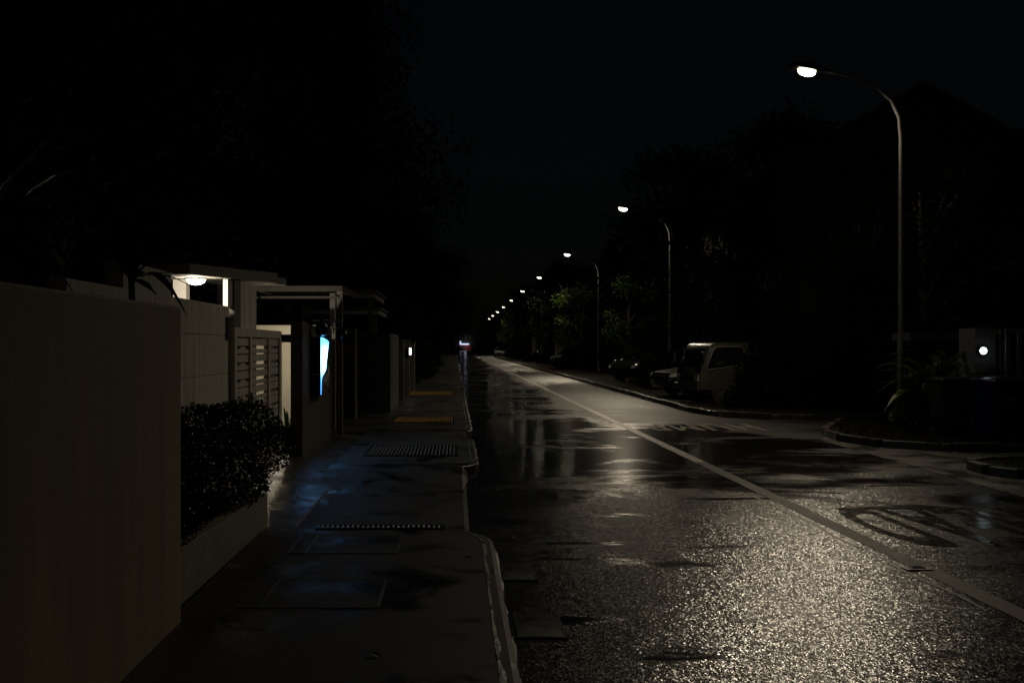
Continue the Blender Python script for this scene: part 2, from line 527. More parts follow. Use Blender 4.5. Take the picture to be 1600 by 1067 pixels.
ISL = [(10.6, 21.6), (8.5, 21.6), (7.55, 19.8), (6.9, 18.4), (6.75, 17.3), (7.0, 16.3), (7.8, 15.65), (9.2, 15.55), (10.6, 15.55)][::-1]
verge(ISL)
verge([(14, 13.6), (7.3, 13.6), (6.95, 13.3), (6.9, 12.8), (7.1, 12.45), (14, 12.2)][::-1])
verge([(12, 400), (5.95, 400), (5.95, 120), (5.95, 60), (5.95, 34), (5.95, 25), (6.3, 23.4), (7.1, 22.5), (8.6, 22.2), (12, 22.2)][::-1])
struct(MB().box(5.75, 5.95, 24.6, 380, .003, .008).build('gutter', M['apron']))
ap = MB()
ap.add([(5.75, -4, .006), (6.4, 17.5, .006), (7.4, 19.5, .006), (16, 19.5, .006), (16, -4, .006)], [(0, 1, 2, 3, 4)])
struct(ap.build('drive_apron', M['apron']))
struct(MB().box(9.0, 30, -4, 400, -.02, .004).build('front_yards', M['ground']))

# painted markings
for ya, yb, pm in ((-4.0, 14.2, 'paint'), (14.2, 330.0, 'paint_lit')):      # the far stretch is paler, with lamp light put into its colour
    cl = MB()
    rnd = random.Random(11)
    L_ = []; R_ = []
    y = ya
    while y <= yb + .01:
        L_.append((3.40 + rnd.uniform(-.006, .006), y, .004)); R_.append((3.565 + rnd.uniform(-.006, .006), y, .004))
        y += .35 if y < 30 else 6
    if y - yb < 6: L_.append((3.4, yb, .004)); R_.append((3.565, yb, .004))
    n = len(L_)
    cl.add(L_ + R_, [(i, n + i, n + i + 1, i + 1) for i in range(n - 1)])
    struct(cl.build('centre_line', M[pm]))

ts = MB(); rnd = random.Random(4); L_ = []; R_ = []
for i in range(40):
    y = 6.2 + i * .13; xx = 3.31 + .02 * math.sin(i * .6) - max(0, i - 28) * .006; ww = .012 + .008 * rnd.random()
    L_.append((xx - ww, y, .003)); R_.append((xx + ww, y, .003))
n = len(L_)
ts.add(L_ + R_, [(i, n + i, n + i + 1, i + 1) for i in range(n - 1)])
struct(ts.build('tar_seam', M['tar']))

def word(text, name, x0, x1, y0, y1, pm='paint'):
    """painted word read by drivers coming towards us"""
    cu = bpy.data.curves.new('t', 'FONT'); cu.body = text; cu.size = 1.0; cu.resolution_u = 4
    cu.space_character = 1.14; cu.offset = .024
    to = link(bpy.data.objects.new('t', cu))
    bpy.context.view_layer.update()
    me = bpy.data.meshes.new_from_object(to.evaluated_get(bpy.context.evaluated_depsgraph_get()))
    bpy.data.objects.remove(to)
    xs = [v.co.x for v in me.vertices]; zs = [v.co.y for v in me.vertices]
    a, b, c, d = min(xs), max(xs), min(zs), max(zs)
    for v in me.vertices:
        u = (v.co.x - a) / (b - a); w = (v.co.y - c) / (d - c)
        v.co = (x1 + (x0 - x1) * u, y1 + (y0 - y1) * w, .004)
    me.materials.clear()
    me.materials.append(M[pm])
    o = link(bpy.data.objects.new(name, me))
    return struct(o)
word('AHEAD', 'road_word_marking', 3.74, 6.1, 8.2, 10.2, 'paint_dark')
word('HUMP', 'road_word_marking', 3.9, 6.15, 19.5, 21.2)

# fallen leaves by the wall
for i in range(16):
    x = random.uniform(-1.45, -1.2) if i < 11 else random.uniform(-1.2, .2); yy = random.uniform(4.9, 8.2)
    a = random.uniform(0, 6.3); s = random.uniform(.018, .04)
    lf = MB().leaf((0, 0, .002), (math.cos(a) * s * 2, math.sin(a) * s * 2, .008), s, .006, 4)
    o = lf.build('fallen_leaf', M['dead_leaf'], loc=(x, yy, .122))
    tag(o, 'small brown leaf lying on the wet footpath beside the walls', 'leaf', 'fallen leaves on the footpath')

# ------------------------------------------------------------------ drain gratings and covers
def grating(x0, x1, y0, y1, n, z, mat, label, group='drain gratings across the footpath'):
    t = thing('drain_grating', label, 'grating', ((x0 + x1) / 2, (y0 + y1) / 2, z), 0, group)
    hx, hy = (x1 - x0) / 2, (y1 - y0) / 2
    f = MB()
    f.box(-hx - .03, -hx, -hy - .03, hy + .03, -.01, .008); f.box(hx, hx + .03, -hy - .03, hy + .03, -.01, .008)
    f.box(-hx, hx, -hy - .03, -hy, -.01, .008); f.box(-hx, hx, hy, hy + .03, -.01, .008)
    f.build('frame', M['dark_metal'], t)
    b = MB(); w = 2 * hx / n
    for i in range(n):
        c = -hx + w * (i + .5); tl = random.uniform(-.004, .004)
        b.tube([(c, -hy, .001 + tl), (c, hy, .001 + tl)], w * .24, 8, False)
    b.build('bars', mat, t, smooth=True)
    MB().box(-hx, hx, -hy, hy, -.0195, -.003).build('drain_pit', M['black'], t)
    return t
grating(-1.15, -.12, 8.36, 8.46, 24, .123, M['steel'], 'narrow steel grating at the end of the nearest raised footpath')
grating(-1.26, 0.0, 13.9, 15.3, 24, .123, M['galv_dull'], 'wide steel grating on the footpath island lit blue by the panel')
grating(-1.26, -.06, 20.0, 21.4, 24, .123, M['yellow'], 'yellow painted grating beyond the steel one')
grating(-1.5, -.1, 31.0, 33.6, 24, .123, M['yellow'], 'farther and dimmer of the yellow painted gratings')

def cover(x0, x1, y0, y1, z, label, grp, name='manhole_cover', mat='footpath', strip=False):
    t = thing(name, label, 'cover', ((x0 + x1) / 2, (y0 + y1) / 2, z), 0, grp)
    hx, hy = (x1 - x0) / 2, (y1 - y0) / 2
    f = MB()
    e = .018
    f.box(-hx, hx, -hy, -hy + e, -.01, .006); f.box(-hx, hx, hy - e, hy, -.01, .006)
    f.box(-hx, -hx + e, -hy + e, hy - e, -.01, .006); f.box(hx - e, hx, -hy + e, hy - e, -.01, .006)
    if strip: f.box(-hx + .13, -hx + .145, -hy + e, hy - e, -.01, .0065)
    f.build('frame', M['galv_dull'] if mat == 'footpath' else M['dark_metal'], t)
    MB().box(-hx + e, hx - e, -hy + e, hy - e, -.01, .0035).build('plate', M[mat], t)
cover(-1.29, -.45, 5.82, 6.54, .12, 'nearer rectangular manhole cover set in the footpath', 'manhole covers in the footpath', strip=True)
cover(-1.25, -.43, 7.35, 8.05, .12, 'rectangular manhole cover just before the narrow steel grating', 'manhole covers in the footpath', strip=True)
cover(.35, .63, 5.62, 6.16, .004, 'nearer pale square drain slab in the road beside the kerb', 'drain slabs beside the kerb', 'drain_slab', 'cover')
cover(.335, .58, 7.0, 7.57, .004, 'pale square drain slab by the kerb near its rounded corner', 'drain slabs beside the kerb', 'drain_slab', 'cover')

t = thing('road_stud', 'dark metal road stud set in the white centre line', 'road stud', (3.42, 7.38, .004))
MB().prism([(-.09, -.07), (.09, -.07), (.11, 0), (.09, .07), (-.09, .07), (-.11, 0)], 0, .009).build('base', M['dark_metal'], t, bevel=.006)
MB().box(-.05, .05, -.035, .035, .008, .016).build('reflector', M['lens'], t, bevel=.008)

# ------------------------------------------------------------------ left boundary: walls, planter, porch
w = MB().box(-1.73, -1.53, -5, 5.55, -.02, 1.87)
w.box(-2.6, -1.73, 5.35, 5.55, -.02, 1.865)
tag(w.build('boundary_wall', M['plaster_brown'], bevel=.012), 'tall plain brown plaster wall nearest on the left of the footpath', 'wall')

p = MB()
p.prism([(-1.78, 5.56), (-1.64, 8.69), (-2.44, 8.69), (-2.44, 8.6), (-1.76, 8.6), (-1.9, 5.56)], -.02, .37)
pt = thing('planter', 'low pale concrete planter holding the dark hedge', 'planter')
p.build('planter_wall', M['planter'], pt, bevel=.008)
MB().prism([(-1.88, 5.57), (-1.755, 8.6), (-2.44, 8.6), (-2.44, 5.57)], 0, .33).build('soil', M['soil'], pt)

def leaf_cloud(mb, pts, size, rnd, up=.3):
    for (x, y, z) in pts:
        d = Vector((rnd.gauss(0, 1), rnd.gauss(0, 1), rnd.gauss(0, 1) + up)).normalized()
        s = size * rnd.uniform(.6, 1.35)
        a = d.cross(Vector((rnd.gauss(0, 1), rnd.gauss(0, 1), rnd.gauss(0, 1)))).normalized()
        b = d.cross(a)
        c = Vector((x, y, z))
        mb.add([c - a * s, c + b * s * .38, c + a * s, c - b * s * .38 + d * s * .12], [(0, 1, 2, 3)])
    return mb

def hedge_pts(n, rnd, shape):
    out = []
    while len(out) < n:
        q = shape(rnd)
        if q: out.append(q)
    return out

rh = random.Random(5)
def hshape(r):
    y = r.uniform(5.65, 10.5); x = r.uniform(-2.5, -1.5); z = r.uniform(.36, 1.35)
    top = 1.12 + .07 * math.sin(y * 2.3) + .05 * math.sin(y * 5.1 + x * 4) - max(0, y - 8.7) * .14
    cx = -2.16 + (y - 5.6) * .045
    hw = .36 + .05 * math.sin(y * 3.1 + z * 3)
    e = ((x - cx) / hw) ** 4 + (max(0, z - .68) / max(.05, (top - .68))) ** 4
    e += max(0, (y - 9.3) / 1.1) ** 2
    if y > 8.8 and z < .3 + (y - 8.8) * .22: return None
    if e > 1.05 or (e < .45 and r.random() < .75): return None
    return (x, y, z)
ht = thing('hedge', 'dense dark clipped hedge growing in the low concrete planter', 'hedge')
hm = leaf_cloud(MB(), hedge_pts(21000, rh, hshape), .023, rh, .5)
for i in range(34):                                            # stray shoots standing out of the clipped top
    y = rh.uniform(5.8, 10.0); x = rh.uniform(-2.4, -1.85); z = 1.05 - max(0, y - 8.7) * .16
    a = rh.uniform(0, 6.3); L = rh.uniform(.05, .13)
    leaf_cloud(hm, [(x + math.cos(a) * L * .4 * u, y + math.sin(a) * L * .4 * u, z + L * u) for u in (.3, .5, .7, .85, 1.0) for _ in range(2)], rh.uniform(.018, .034), rh, .3)
hm.build('leaves', M['leaf_hedge'], ht)
st = MB()
for i in range(14):
    yy = 5.8 + i * .2; st.tube([(-2.0, yy, .3), (-1.98 + rh.uniform(-.1, .1), yy + rh.uniform(-.1, .1), .8)], [.018, .01], 6)
st.build('stems', M['bark'], ht)

# white panelled wall behind the hedge (grooves modelled as gaps between courses)
pw = thing('panelled_wall', 'white stained concrete panel wall behind the hedge', 'wall', (-2.5, 6.4, 0))
m = MB()
z0 = 0
for z1 in (.55, .96, 1.36, 1.77, 2.09):
    m.box(-.14, 0, 0, 4.59, z0, z1 - .014)
    m.box(-.14, -.012, 0, 4.59, z1 - .014, z1)
    z0 = z1
m.build('panels', M['plaster_stain'], pw)
MB().box(0.001, .02, 4.42, 4.52, 1.72, 1.97).build('meter_box', M['dark_metal'], pw, bevel=.004)
MB().box(-.12, -.002, -.7, 0, 0, 2.0).build('end_panel', M['plaster_stain'], pw)

# porch: sloped slab roof on a white column, pillar and jamb
po = thing('porch', 'white entrance porch with flat roof over the panelled wall', 'porch')
def roofz(y): return 2.317 + (y - 9.26) * .0445
rf = MB()
ring = lambda y, x0, x1, t: [(x0, y, roofz(y)), (x1, y, roofz(y)), (x1, y, roofz(y) + t), (x0, y, roofz(y) + t)]
rf.loft([ring(9.2, -3.25, -2.46, .1), ring(11.5, -3.25, -2.46, .12), ring(13.75, -3.25, -2.46, .145)])
rf.build('roof', M['house_pale'], po, bevel=.006)
rf2 = MB().loft([ring(13.76, -3.4, -2.62, .11), ring(15.4, -3.4, -2.62, .11)])
rf2.build('rear_roof', M['house_pale'], po, bevel=.006)
MB().box(-3.18, -3.035, 11.2, 11.36, .1, 2.402).build('column', M['white_paint'], po)
MB().box(-2.56, -2.51, 10.96, 11.2, 2.092, 2.388).build('jamb', M['white_paint'], po)
MB().box(-2.62, -2.49, 11.203, 11.5, .1, 2.395).build('pier', M['beige_wall'], po)
MB().box(-2.625, -2.485, 11.502, 12.42, .1, 2.405).build('pillar', M['plaster_stain'], po, bevel=.006)
fw = MB().box(-2.66, -2.52, 7.55, 8.82, 2.092, 2.3)
fw.build('front_wall', M['plaster_white'], po)
MB().box(-3.24, -3.1, 13.55, 13.7, .1, 2.49).build('rear_column', M['house_wall'], po)
# lamp under the porch roof
lt = thing('porch_lamp', 'glowing dome lamp under the white porch roof', 'lamp', (-2.74, 10.5, roofz(10.5)))
MB().lathe([(.005, -.075), (.06, -.066), (.09, -.045), (.1, -.02)], n=20).build('globe', M['porch_glow'], lt, smooth=True)
MB().lathe([(.11, -.02), (.115, -.01), (.115, .001)], n=20).build('lamp_base', M['white_paint'], lt)
def point(name, loc, W, col, rad, parent):
    l = bpy.data.lights.new(name, 'POINT'); l.energy = W; l.color = col; l.shadow_soft_size = rad
    o = link(bpy.data.objects.new(name, l)); o.location = loc; o.parent = parent
    return o
point('porch_light', (0, 0, -.13), 26.0, (1.0, .86, .66), .05, lt)

# slatted gate
gt = thing('slatted_gate', 'pale sliding gate of horizontal slats beside the panelled wall', 'gate', (-2.47, 11.0, 0))
GL = 2.95
fr = MB()
fr.box(-.03, .03, 0, GL, 1.76, 1.86); fr.box(-.03, .03, 0, GL, .2, .3)
for yy, ww in ((0.0, .1), (.82, .1), (1.98, .1), (GL - .16, .16)):
    fr.box(-.033, .033, yy, yy + ww, .3, 1.76)
fr.build('frame', M['plaster_stain'], gt)
sl = MB()
zz = .32; k = 0
while zz < 1.7:
    hgt = .085 if k % 2 == 0 else .05
    sl.box(-.012, .012, .02, GL - .02, zz, zz + hgt)
    zz += hgt + (.016 if k % 2 == 0 else .04); k += 1
sl.build('slats', M['plaster_stain'], gt)
MB().box(.034, .05, .83, .88, .95, 1.1).build('lock', M['dark_metal'], gt)

# lit yard wall and beam behind the gate
yw = thing('yard_wall', 'cream wall inside the yard lit by the assumed yard lamp', 'wall', (-3.22, 17.75, 0))
MB().box(-1.3, .9, 0, .15, .1, 1.72).build('wall', M['cream'], yw)
MB().box(-1.3, .85, -.25, -.01, 1.86, 2.02).build('beam', M['cream'], yw)
MB().box(-.02, .05, -.2, -.12, .1, 1.86).build('post', M['dark_metal'], yw)

yl = thing('assumed_yard_lamp', 'small assumed wall lamp, unseen behind the stone pillar, lighting the yard', 'lamp', (-2.42, 16.3, 1.55))  # unseen lamp, assumed from the bright cream wall and added to light it
MB().box(-.03, .07, -.05, .05, -.1, .1).build('lamp_base', M['dark_metal'], yl, bevel=.008)
MB().lathe([(.005, -.09), (.05, -.06), (.055, .03), (.03, .07)], (-.075, 0, 0), 14).build('globe', M['porch_glow'], yl, smooth=True)
point('assumed_yard_light', (-.16, 0, 0), 36.0, (1.0, .87, .64), .05, yl)  # light of the assumed lamp, added to brighten the cream wall

# stone pillar and wall with display panel
sp = thing('stone_pillar', 'dark stone gate pillar with a small black box low on it', 'pillar', (-2.17, 14.1, 0))
MB().box(-.17, 0, 0, .5, .05, 2.0).build('shaft', M['dark_stone'], sp, bevel=.01)
MB().box(-.1, -.055, -.025, -.001, .66, .8).build('bell_box', M['black'], sp, bevel=.004)
sw = MB().box(-2.35, -2.19, 14.61, 17.6, .05, 1.97)
tag(sw.build('stone_wall', M['dark_stone'], bevel=.008), 'dark stone wall carrying the glowing blue panel', 'wall')
dp = thing('display_panel', 'glowing blue and white display panel on the dark stone wall', 'display', (-2.03, 15.0, .9))
MB().box(-.155, -.004, 0, 1.05, 0, .89).build('housing', M['gloss_black'], dp, bevel=.006)
ed = MB()
poly = [(.012, .02), (.022, .02), (.06, .2), (.12, .28), (.4, .34), (.56, .38), (.66, .52), (.8, .68), (.93, .82), (.86, .77), (.84, .83), (.66, .855), (.52, .79), (.54, .86), (.3, .875), (.02, .885)]
ed.prism(poly, -.003, .001, axis='x')
ed.build('lit_picture', M['screen'], dp)
MB().box(-.155, 0, -.012, -.002, .32, .345).build('hinge_bar', M['steel'], dp)
# two round unlit lanterns on a bracket above it
ln = thing('round_lantern', 'unlit dark round lantern overhanging the top of the blue panel', 'lantern', (-2.12, 15.1, 1.97), 0, 'dark round lanterns')
MB().lathe([(.01, -.17), (.07, -.15), (.1, -.08), (.09, 0), (.05, .05), (.02, .08)], (.09, 0, 0), 14).build('globe', M['black'], ln, smooth=True)
MB().tube([(-.06, 0, -.02), (-.06, 0, .1), (.02, 0, .12), (.09, 0, .08)], .012, 6).build('bracket', M['dark_metal'], ln)
MB().tube([(-.06, 0, .06), (.12, .3, .08), (.3, .9, .06)], .012, 6).build('arm', M['dark_metal'], ln)
l2 = dup(ln, (-1.98, 16.6, 1.88), .3, 'unlit dark round lantern hanging right of the white post')

# pergola and carports behind
pg = thing('pergola', 'white square-framed carport with two thin posts behind the stone wall', 'carport', (-2.1, 17.75, 0))
m = MB().box(-1.5, .08, 0, .1, 2.63, 2.73)
m.box(-1.5, .08, 2.6, 2.7, 2.63, 2.73)
m.box(-.02, .08, .1, 2.6, 2.63, 2.73); m.box(-1.5, -1.4, .1, 2.6, 2.63, 2.73)
m.build('roof_frame', M['house_pale'], pg, bevel=.005)
MB().box(-1.4, -.02, .1, 2.6, 2.66, 2.68).build('roof_sheet', M['house_wall'], pg)
MB().box(-.02, .08, 0, .1, .05, 2.63).build('post', M['pale_post'], pg)
MB().box(-.22, -.12, .6, .7, .1, 2.63).build('post', M['pale_post'], pg)
MB().box(-1.5, .02, -.04, -.002, 2.5, 2.54).build('rail', M['house_pale'], pg)

sp2 = thing('pale_pillar', 'pale square gate pillar past the white carport post', 'pillar', (-2.14, 21.2, 0))
MB().box(-.25, 0, 0, .45, .05, 2.03).build('shaft', M['beige_wall'], sp2, bevel=.012)
MB().box(-.31, -.252, .1, .3, .1, 1.45).build('side_strip', M['plaster_white'], sp2)
gw = thing('meter_wall', 'plain dark grey projecting wall beyond the pale pillar', 'wall', (-1.52, 23.2, 0))
MB().box(-.9, 0, 0, .12, .05, 1.96).build('front', M['grey_wall'], gw, bevel=.01)
MB().box(-.16, 0, .121, 3.3, .05, 1.95).build('side', M['beige_wall'], gw, bevel=.01)
far_posts = [(-1.5, 28.6, .5, 1.78), (-1.46, 31.4, .4, 1.82), (-1.42, 34.0, .9, 1.75)]
for i, (x, y, d, hh) in enumerate(far_posts):
    o = thing('gate_pillar', ['grey gate pillar just past the projecting grey wall', 'gate pillar carrying the small bright number light', 'last pale gate pillar along the left footpath'][i], 'pillar', (x, y, 0), 0, 'far gate pillars')
    MB().box(-.3, 0, 0, d, .05, hh).build('shaft', M['grey_wall'] if i < 1 else M['beige_wall'], o, bevel=.01)
    MB().box(-.33, .03, -.03, d + .03, hh, hh + .05).build('cap', M['grey_wall'], o, bevel=.006)
    MB().box(-.2, -.16, d, d + 2.2, .1, hh - .15).build('gate_leaf', M['dark_metal'], o)
nl = thing('number_light', 'small bright house number light on a far left pillar', 'light', (-1.46, 31.3, 1.49))
MB().box(-.01, .05, -.06, .2, -.13, .13).build('case', M['black'], nl, bevel=.006)
MB().box(.0505, .06, -.05, .19, -.11, .11).build('lit_face', M['sign_soft'], nl)
MB().box(0.0, .045, -.068, -.0605, -.11, .11).build('lit_edge', M['sign_soft'], nl)

def canopy(loc, w, d, hh, label):
    o = thing('carport_canopy', label, 'carport', loc, 0, 'flat carport roofs on the left')
    MB().box(-w, 0, 0, d, hh, hh + .14).build('roof', M['house_pale'], o, bevel=.01)
    MB().box(-w - .06, .06, -.06, d, hh + .141, hh + .2).build('fascia', M['house_wall'], o)
    for sx in (-w + .05, -.15):
        MB().box(sx, sx + .1, .05, .15, 0, hh).build('post', M['house_wall'], o)
canopy((-2.0, 24.4, 0), 2.2, 3.5, 2.83, 'flat carport roof level with the top of the white carport')
canopy((-2.25, 29, 0), 2.0, 3.5, 2.58, 'lower flat carport roof deeper behind the grey wall')

# ------------------------------------------------------------------ houses
def house(loc, w, d, eave, ridge, wallm, label, wins, rz=0, group='dark houses along the road', gable=True):
    """gable faces -Y; wins: (x, z, width, height) on the -Y face"""
    o = thing('house', label, 'house', loc, rz, group)
    b = MB()
    if gable:
        b.prism([(-w / 2, 0), (w / 2, 0), (w / 2, eave), (0, ridge - .12), (-w / 2, eave)], 0, d, axis='y')
    else:
        b.box(-w / 2, w / 2, 0, d, 0, eave)
    b.build('wall', wallm, o)
    r = MB()
    if gable:
        s = (ridge - eave) / (w / 2)
        for q in (-1, 1):
            xe = q * (w / 2 + .5)
            r.prism([(0, ridge), (xe, ridge - s * (w / 2 + .5)), (xe, ridge - s * (w / 2 + .5) + .16), (0, ridge + .16)], -.5, d + .5, axis='y')
    else:
        r.box(-w / 2 - .25, w / 2 + .25, -.25, d + .25, eave + .002, eave + .25)
    r.build('roof', M['roof_tile'] if gable else M['house_wall'], o)
    for (x, z, ww, hh) in wins:
        f = MB(); e = .08
        f.box(x - e, x + ww + e, -.06, -.003, z - e, z); f.box(x - e, x + ww + e, -.06, -.003, z + hh, z + hh + e)
        f.box(x - e, x, -.06, -.003, z, z + hh); f.box(x + ww, x + ww + e, -.06, -.003, z, z + hh)
        f.box(x + ww / 2 - .02, x + ww / 2 + .02, -.055, -.003, z, z + hh)
        fo = f.build('window', M['house_pale'], o)
        MB().box(x, x + ww, -.03, -.004, z, z + hh).build('pane', M['glass'], fo)
    return o
house((13.9, 30, 0), 7.0, 12, 7.45, 9.35, M['house_wall'], 'dark gabled house behind the nearest street lamp',
      [(-.2, 3.6, 1.0, 2.0), (-2.6, 3.6, 1.4, 1.5), (-2.6, 1.0, 1.4, 1.3), (1.6, 3.6, 1.3, 1.5)])
house((20.5, 30.5, 0), 6.6, 12, 8.0, 8.0, M['house_pale'], 'flat roofed house right of the gabled house', [(-2.4, 4.4, 1.4, 1.6), (-.2, 4.4, 1.6, 1.6), (-2.4, 1.2, 1.4, 1.5)], gable=False)
house((16.5, 56, 0), 8, 12, 6.2, 8.4, M['house_wall'], 'gabled house set back beyond the white truck', [(-2.4, 3.6, 1.4, 1.5), (1, 3.6, 1.4, 1.5)])
house((15.0, 92, 0), 8, 12, 6.2, 8.2, M['house_pale'], 'pale house half hidden by the right-hand trees', [(-2.4, 3.6, 1.4, 1.5), (1, 3.6, 1.4, 1.5)])
house((-13.5, 17, 0), 7.5, 11, 6.4, 8.6, M['house_wall'], 'dark house standing behind the white porch', [(-1.8, 3.9, 1.5, 1.4), (1.4, 3.9, 1.3, 1.4)])
house((-9.0, 34, 0), 7.5, 11, 6.2, 8.2, M['house_wall'], 'dark house behind the flat carport roofs', [(-1.8, 3.9, 1.5, 1.4), (1.4, 3.9, 1.3, 1.4)])
house((-9.4, 62, 0), 8, 12, 6.2, 8.2, M['house_wall'], 'farthest dark house on the left of the road', [(-1.8, 3.9, 1.5, 1.4), (1.4, 3.9, 1.3, 1.4)])

# ------------------------------------------------------------------ street lamps
def make_lamp():
    t = thing('street_lamp', '', 'street lamp')
    pole = MB().tube([(0, 0, 0), (0, 0, 1.9), (0, 0, 2.0), (0, 0, 6.0), (-.04, 0, 6.45), (-.2, 0, 6.8), (-.5, 0, 7.07), (-.85, 0, 7.23), (-1.3, 0, 7.36), (-1.72, 0, 7.45)],
                     [.078, .075, .058, .045, .041, .039, .037, .035, .033, .032], 12)
    pole.build('pole', M['galv'], t, smooth=True)
    b = MB().lathe([(.15, 0), (.15, .03), (.1, .04), (.1, .25), (.088, .26)], n=12); b.build('base', M['galv'], t)
    MB().box(-.05, .05, -.092, -.078, .75, 1.25).build('access_door', M['galv'], t)
    hd = MB()
    rings = []
    for x, wy, z0, z1 in ((-1.62, .05, 7.40, 7.47), (-1.74, .13, 7.40, 7.53), (-2.0, .17, 7.44, 7.58), (-2.22, .15, 7.48, 7.58), (-2.36, .06, 7.51, 7.56)):
        rings.append([(x, -wy, z0), (x, wy, z0), (x, wy * .8, z1), (x, -wy * .8, z1)])
    hd.loft(rings); hd.build('lamp_head', M['dark_metal'], t, smooth=True)
    return t
LAMP_GLOW = None
lamp0 = make_lamp()
lens = MB()
rings = []
for s_, dz in ((1.0, 0), (.95, -.05), (.75, -.09), (.35, -.115)):
    rings.append([(-1.98 + .19 * s_ * math.cos(a * PI / 8), .14 * s_ * math.sin(a * PI / 8), 7.435 + dz + .03 * s_ * -math.cos(a * PI / 8)) for a in range(16)])
lens.loft(rings)
lo = lens.build('lens', M['lamp_glow'], lamp0, smooth=True)
ld = bpy.data.lights.new('street_light', 'SPOT')
ld.energy = LAMP_W; ld.color = (1.0, .845, .615); ld.spot_size = R(176); ld.spot_blend = .38; ld.shadow_soft_size = .12
# optic of the luminaire: wide along the road, thrown toward the carriageway, little behind the pole
ld.use_nodes = True
lt_ = ld.node_tree
em_ = lt_.nodes['Emission']
tcn = lt_.nodes.new('ShaderNodeTexCoord'); sx_ = lt_.nodes.new('ShaderNodeSeparateXYZ')
lt_.links.new(tcn.outputs['Normal'], sx_.inputs[0])
def mrange(src, a, b, c, d):
    q = lt_.nodes.new('ShaderNodeMapRange'); q.interpolation_type = 'SMOOTHSTEP'
    for k_, v_ in (('From Min', a), ('From Max', b), ('To Min', c), ('To Max', d)): q.inputs[k_].default_value = v_
    lt_.links.new(src, q.inputs['Value']); return q.outputs['Result']
def mul(a, b):
    q = lt_.nodes.new('ShaderNodeMath'); q.operation = 'MULTIPLY'
    lt_.links.new(a, q.inputs[0]); lt_.links.new(b, q.inputs[1]); return q.outputs[0]
ab = lt_.nodes.new('ShaderNodeMath'); ab.operation = 'ABSOLUTE'; lt_.links.new(sx_.outputs['Z'], ab.inputs[0])
back = mrange(sx_.outputs['X'], -.24, .27, 1.0, .1)
peak = mrange(ab.outputs[0], .4, .95, 1.0, .4)
cut = mrange(ab.outputs[0], .15, .38, 0.0, 1.0)
side = mul(mrange(sx_.outputs['X'], -.95, -.6, .1, 1.0), mrange(sx_.outputs['X'], -.6, -.12, .42, 1.0))
lt_.links.new(mul(mul(mul(back, side), peak), cut), em_.inputs['Strength'])
sl_ = link(bpy.data.objects.new('street_light', ld)); sl_.location = (-1.98, 0, 7.3); sl_.parent = lamp0
LX = 9.35
lamp0.location = (LX, LAMP_STEP, 0)
lamp0['group'] = 'street lamps along the right verge'
ords = ['second', 'third', 'fourth', 'fifth', 'sixth', 'seventh', 'eighth', 'ninth', 'tenth', 'eleventh', 'twelfth']
lamp0['label'] = 'nearest and tallest curved street lamp, standing on the stone-kerbed verge'
for k in range(2, 11):
    c = dup(lamp0, (LX - .35, LAMP_STEP * k, 0), 0, '%s curved street lamp along the right verge counting from the nearest' % ords[k - 2])
    if k > 8:                                     # light of the farthest lamps no longer reaches anything one can see
        for ch in list(c.children):
            if ch.type == 'LIGHT': bpy.data.objects.remove(ch)
    if k == 2: c['label'] = 'second curved street lamp, rising behind the black car and bushes'

# ------------------------------------------------------------------ trees
def tree_mesh(seed, hgt, rad, base, nclump, nleaf, size):
    r = random.Random(seed)
    tr = MB()
    top = Vector((r.uniform(-.3, .3), r.uniform(-.3, .3), hgt * .62))
    tr.tube([(0, 0, 0), (0, 0, .3), (top.x * .4, top.y * .4, hgt * .3), tuple(top), (top.x * 1.4, top.y * 1.3, hgt * .85)],
            [hgt * .03, hgt * .021, hgt * .018, hgt * .012, hgt * .004], 10)
    cl = []
    for i in range(nclump):
        a = r.uniform(0, 2 * PI); u = r.random() ** .5; zz = r.uniform(base, hgt * .93)
        t_ = (zz - base) / (hgt - base)
        prof = math.sin(PI * min(1, t_ * .82 + .22)) ** .7
        q = Vector((math.cos(a) * rad * u * prof, math.sin(a) * rad * u * prof, zz))
        cl.append((q, rad * r.uniform(.2, .4)))
    for q, cr in cl[:16]:
        s0 = Vector((top.x * .5, top.y * .5, min(q.z * .7, hgt * .6)))
        mid = s0.lerp(q, .5) + Vector((0, 0, .3))
        tr.tube([tuple(s0), tuple(mid), tuple(q)], [hgt * .009, hgt * .006, hgt * .002], 6)
    lv = MB()
    per = nleaf // nclump
    for q, cr in cl:
        pts = []
        for _ in range(per):
            d = Vector((r.gauss(0, 1), r.gauss(0, 1), r.gauss(0, .75))).normalized() * cr * r.random() ** .4
            pts.append(tuple(q + d))
        leaf_cloud(lv, pts, size, r, .4)
    return tr, lv

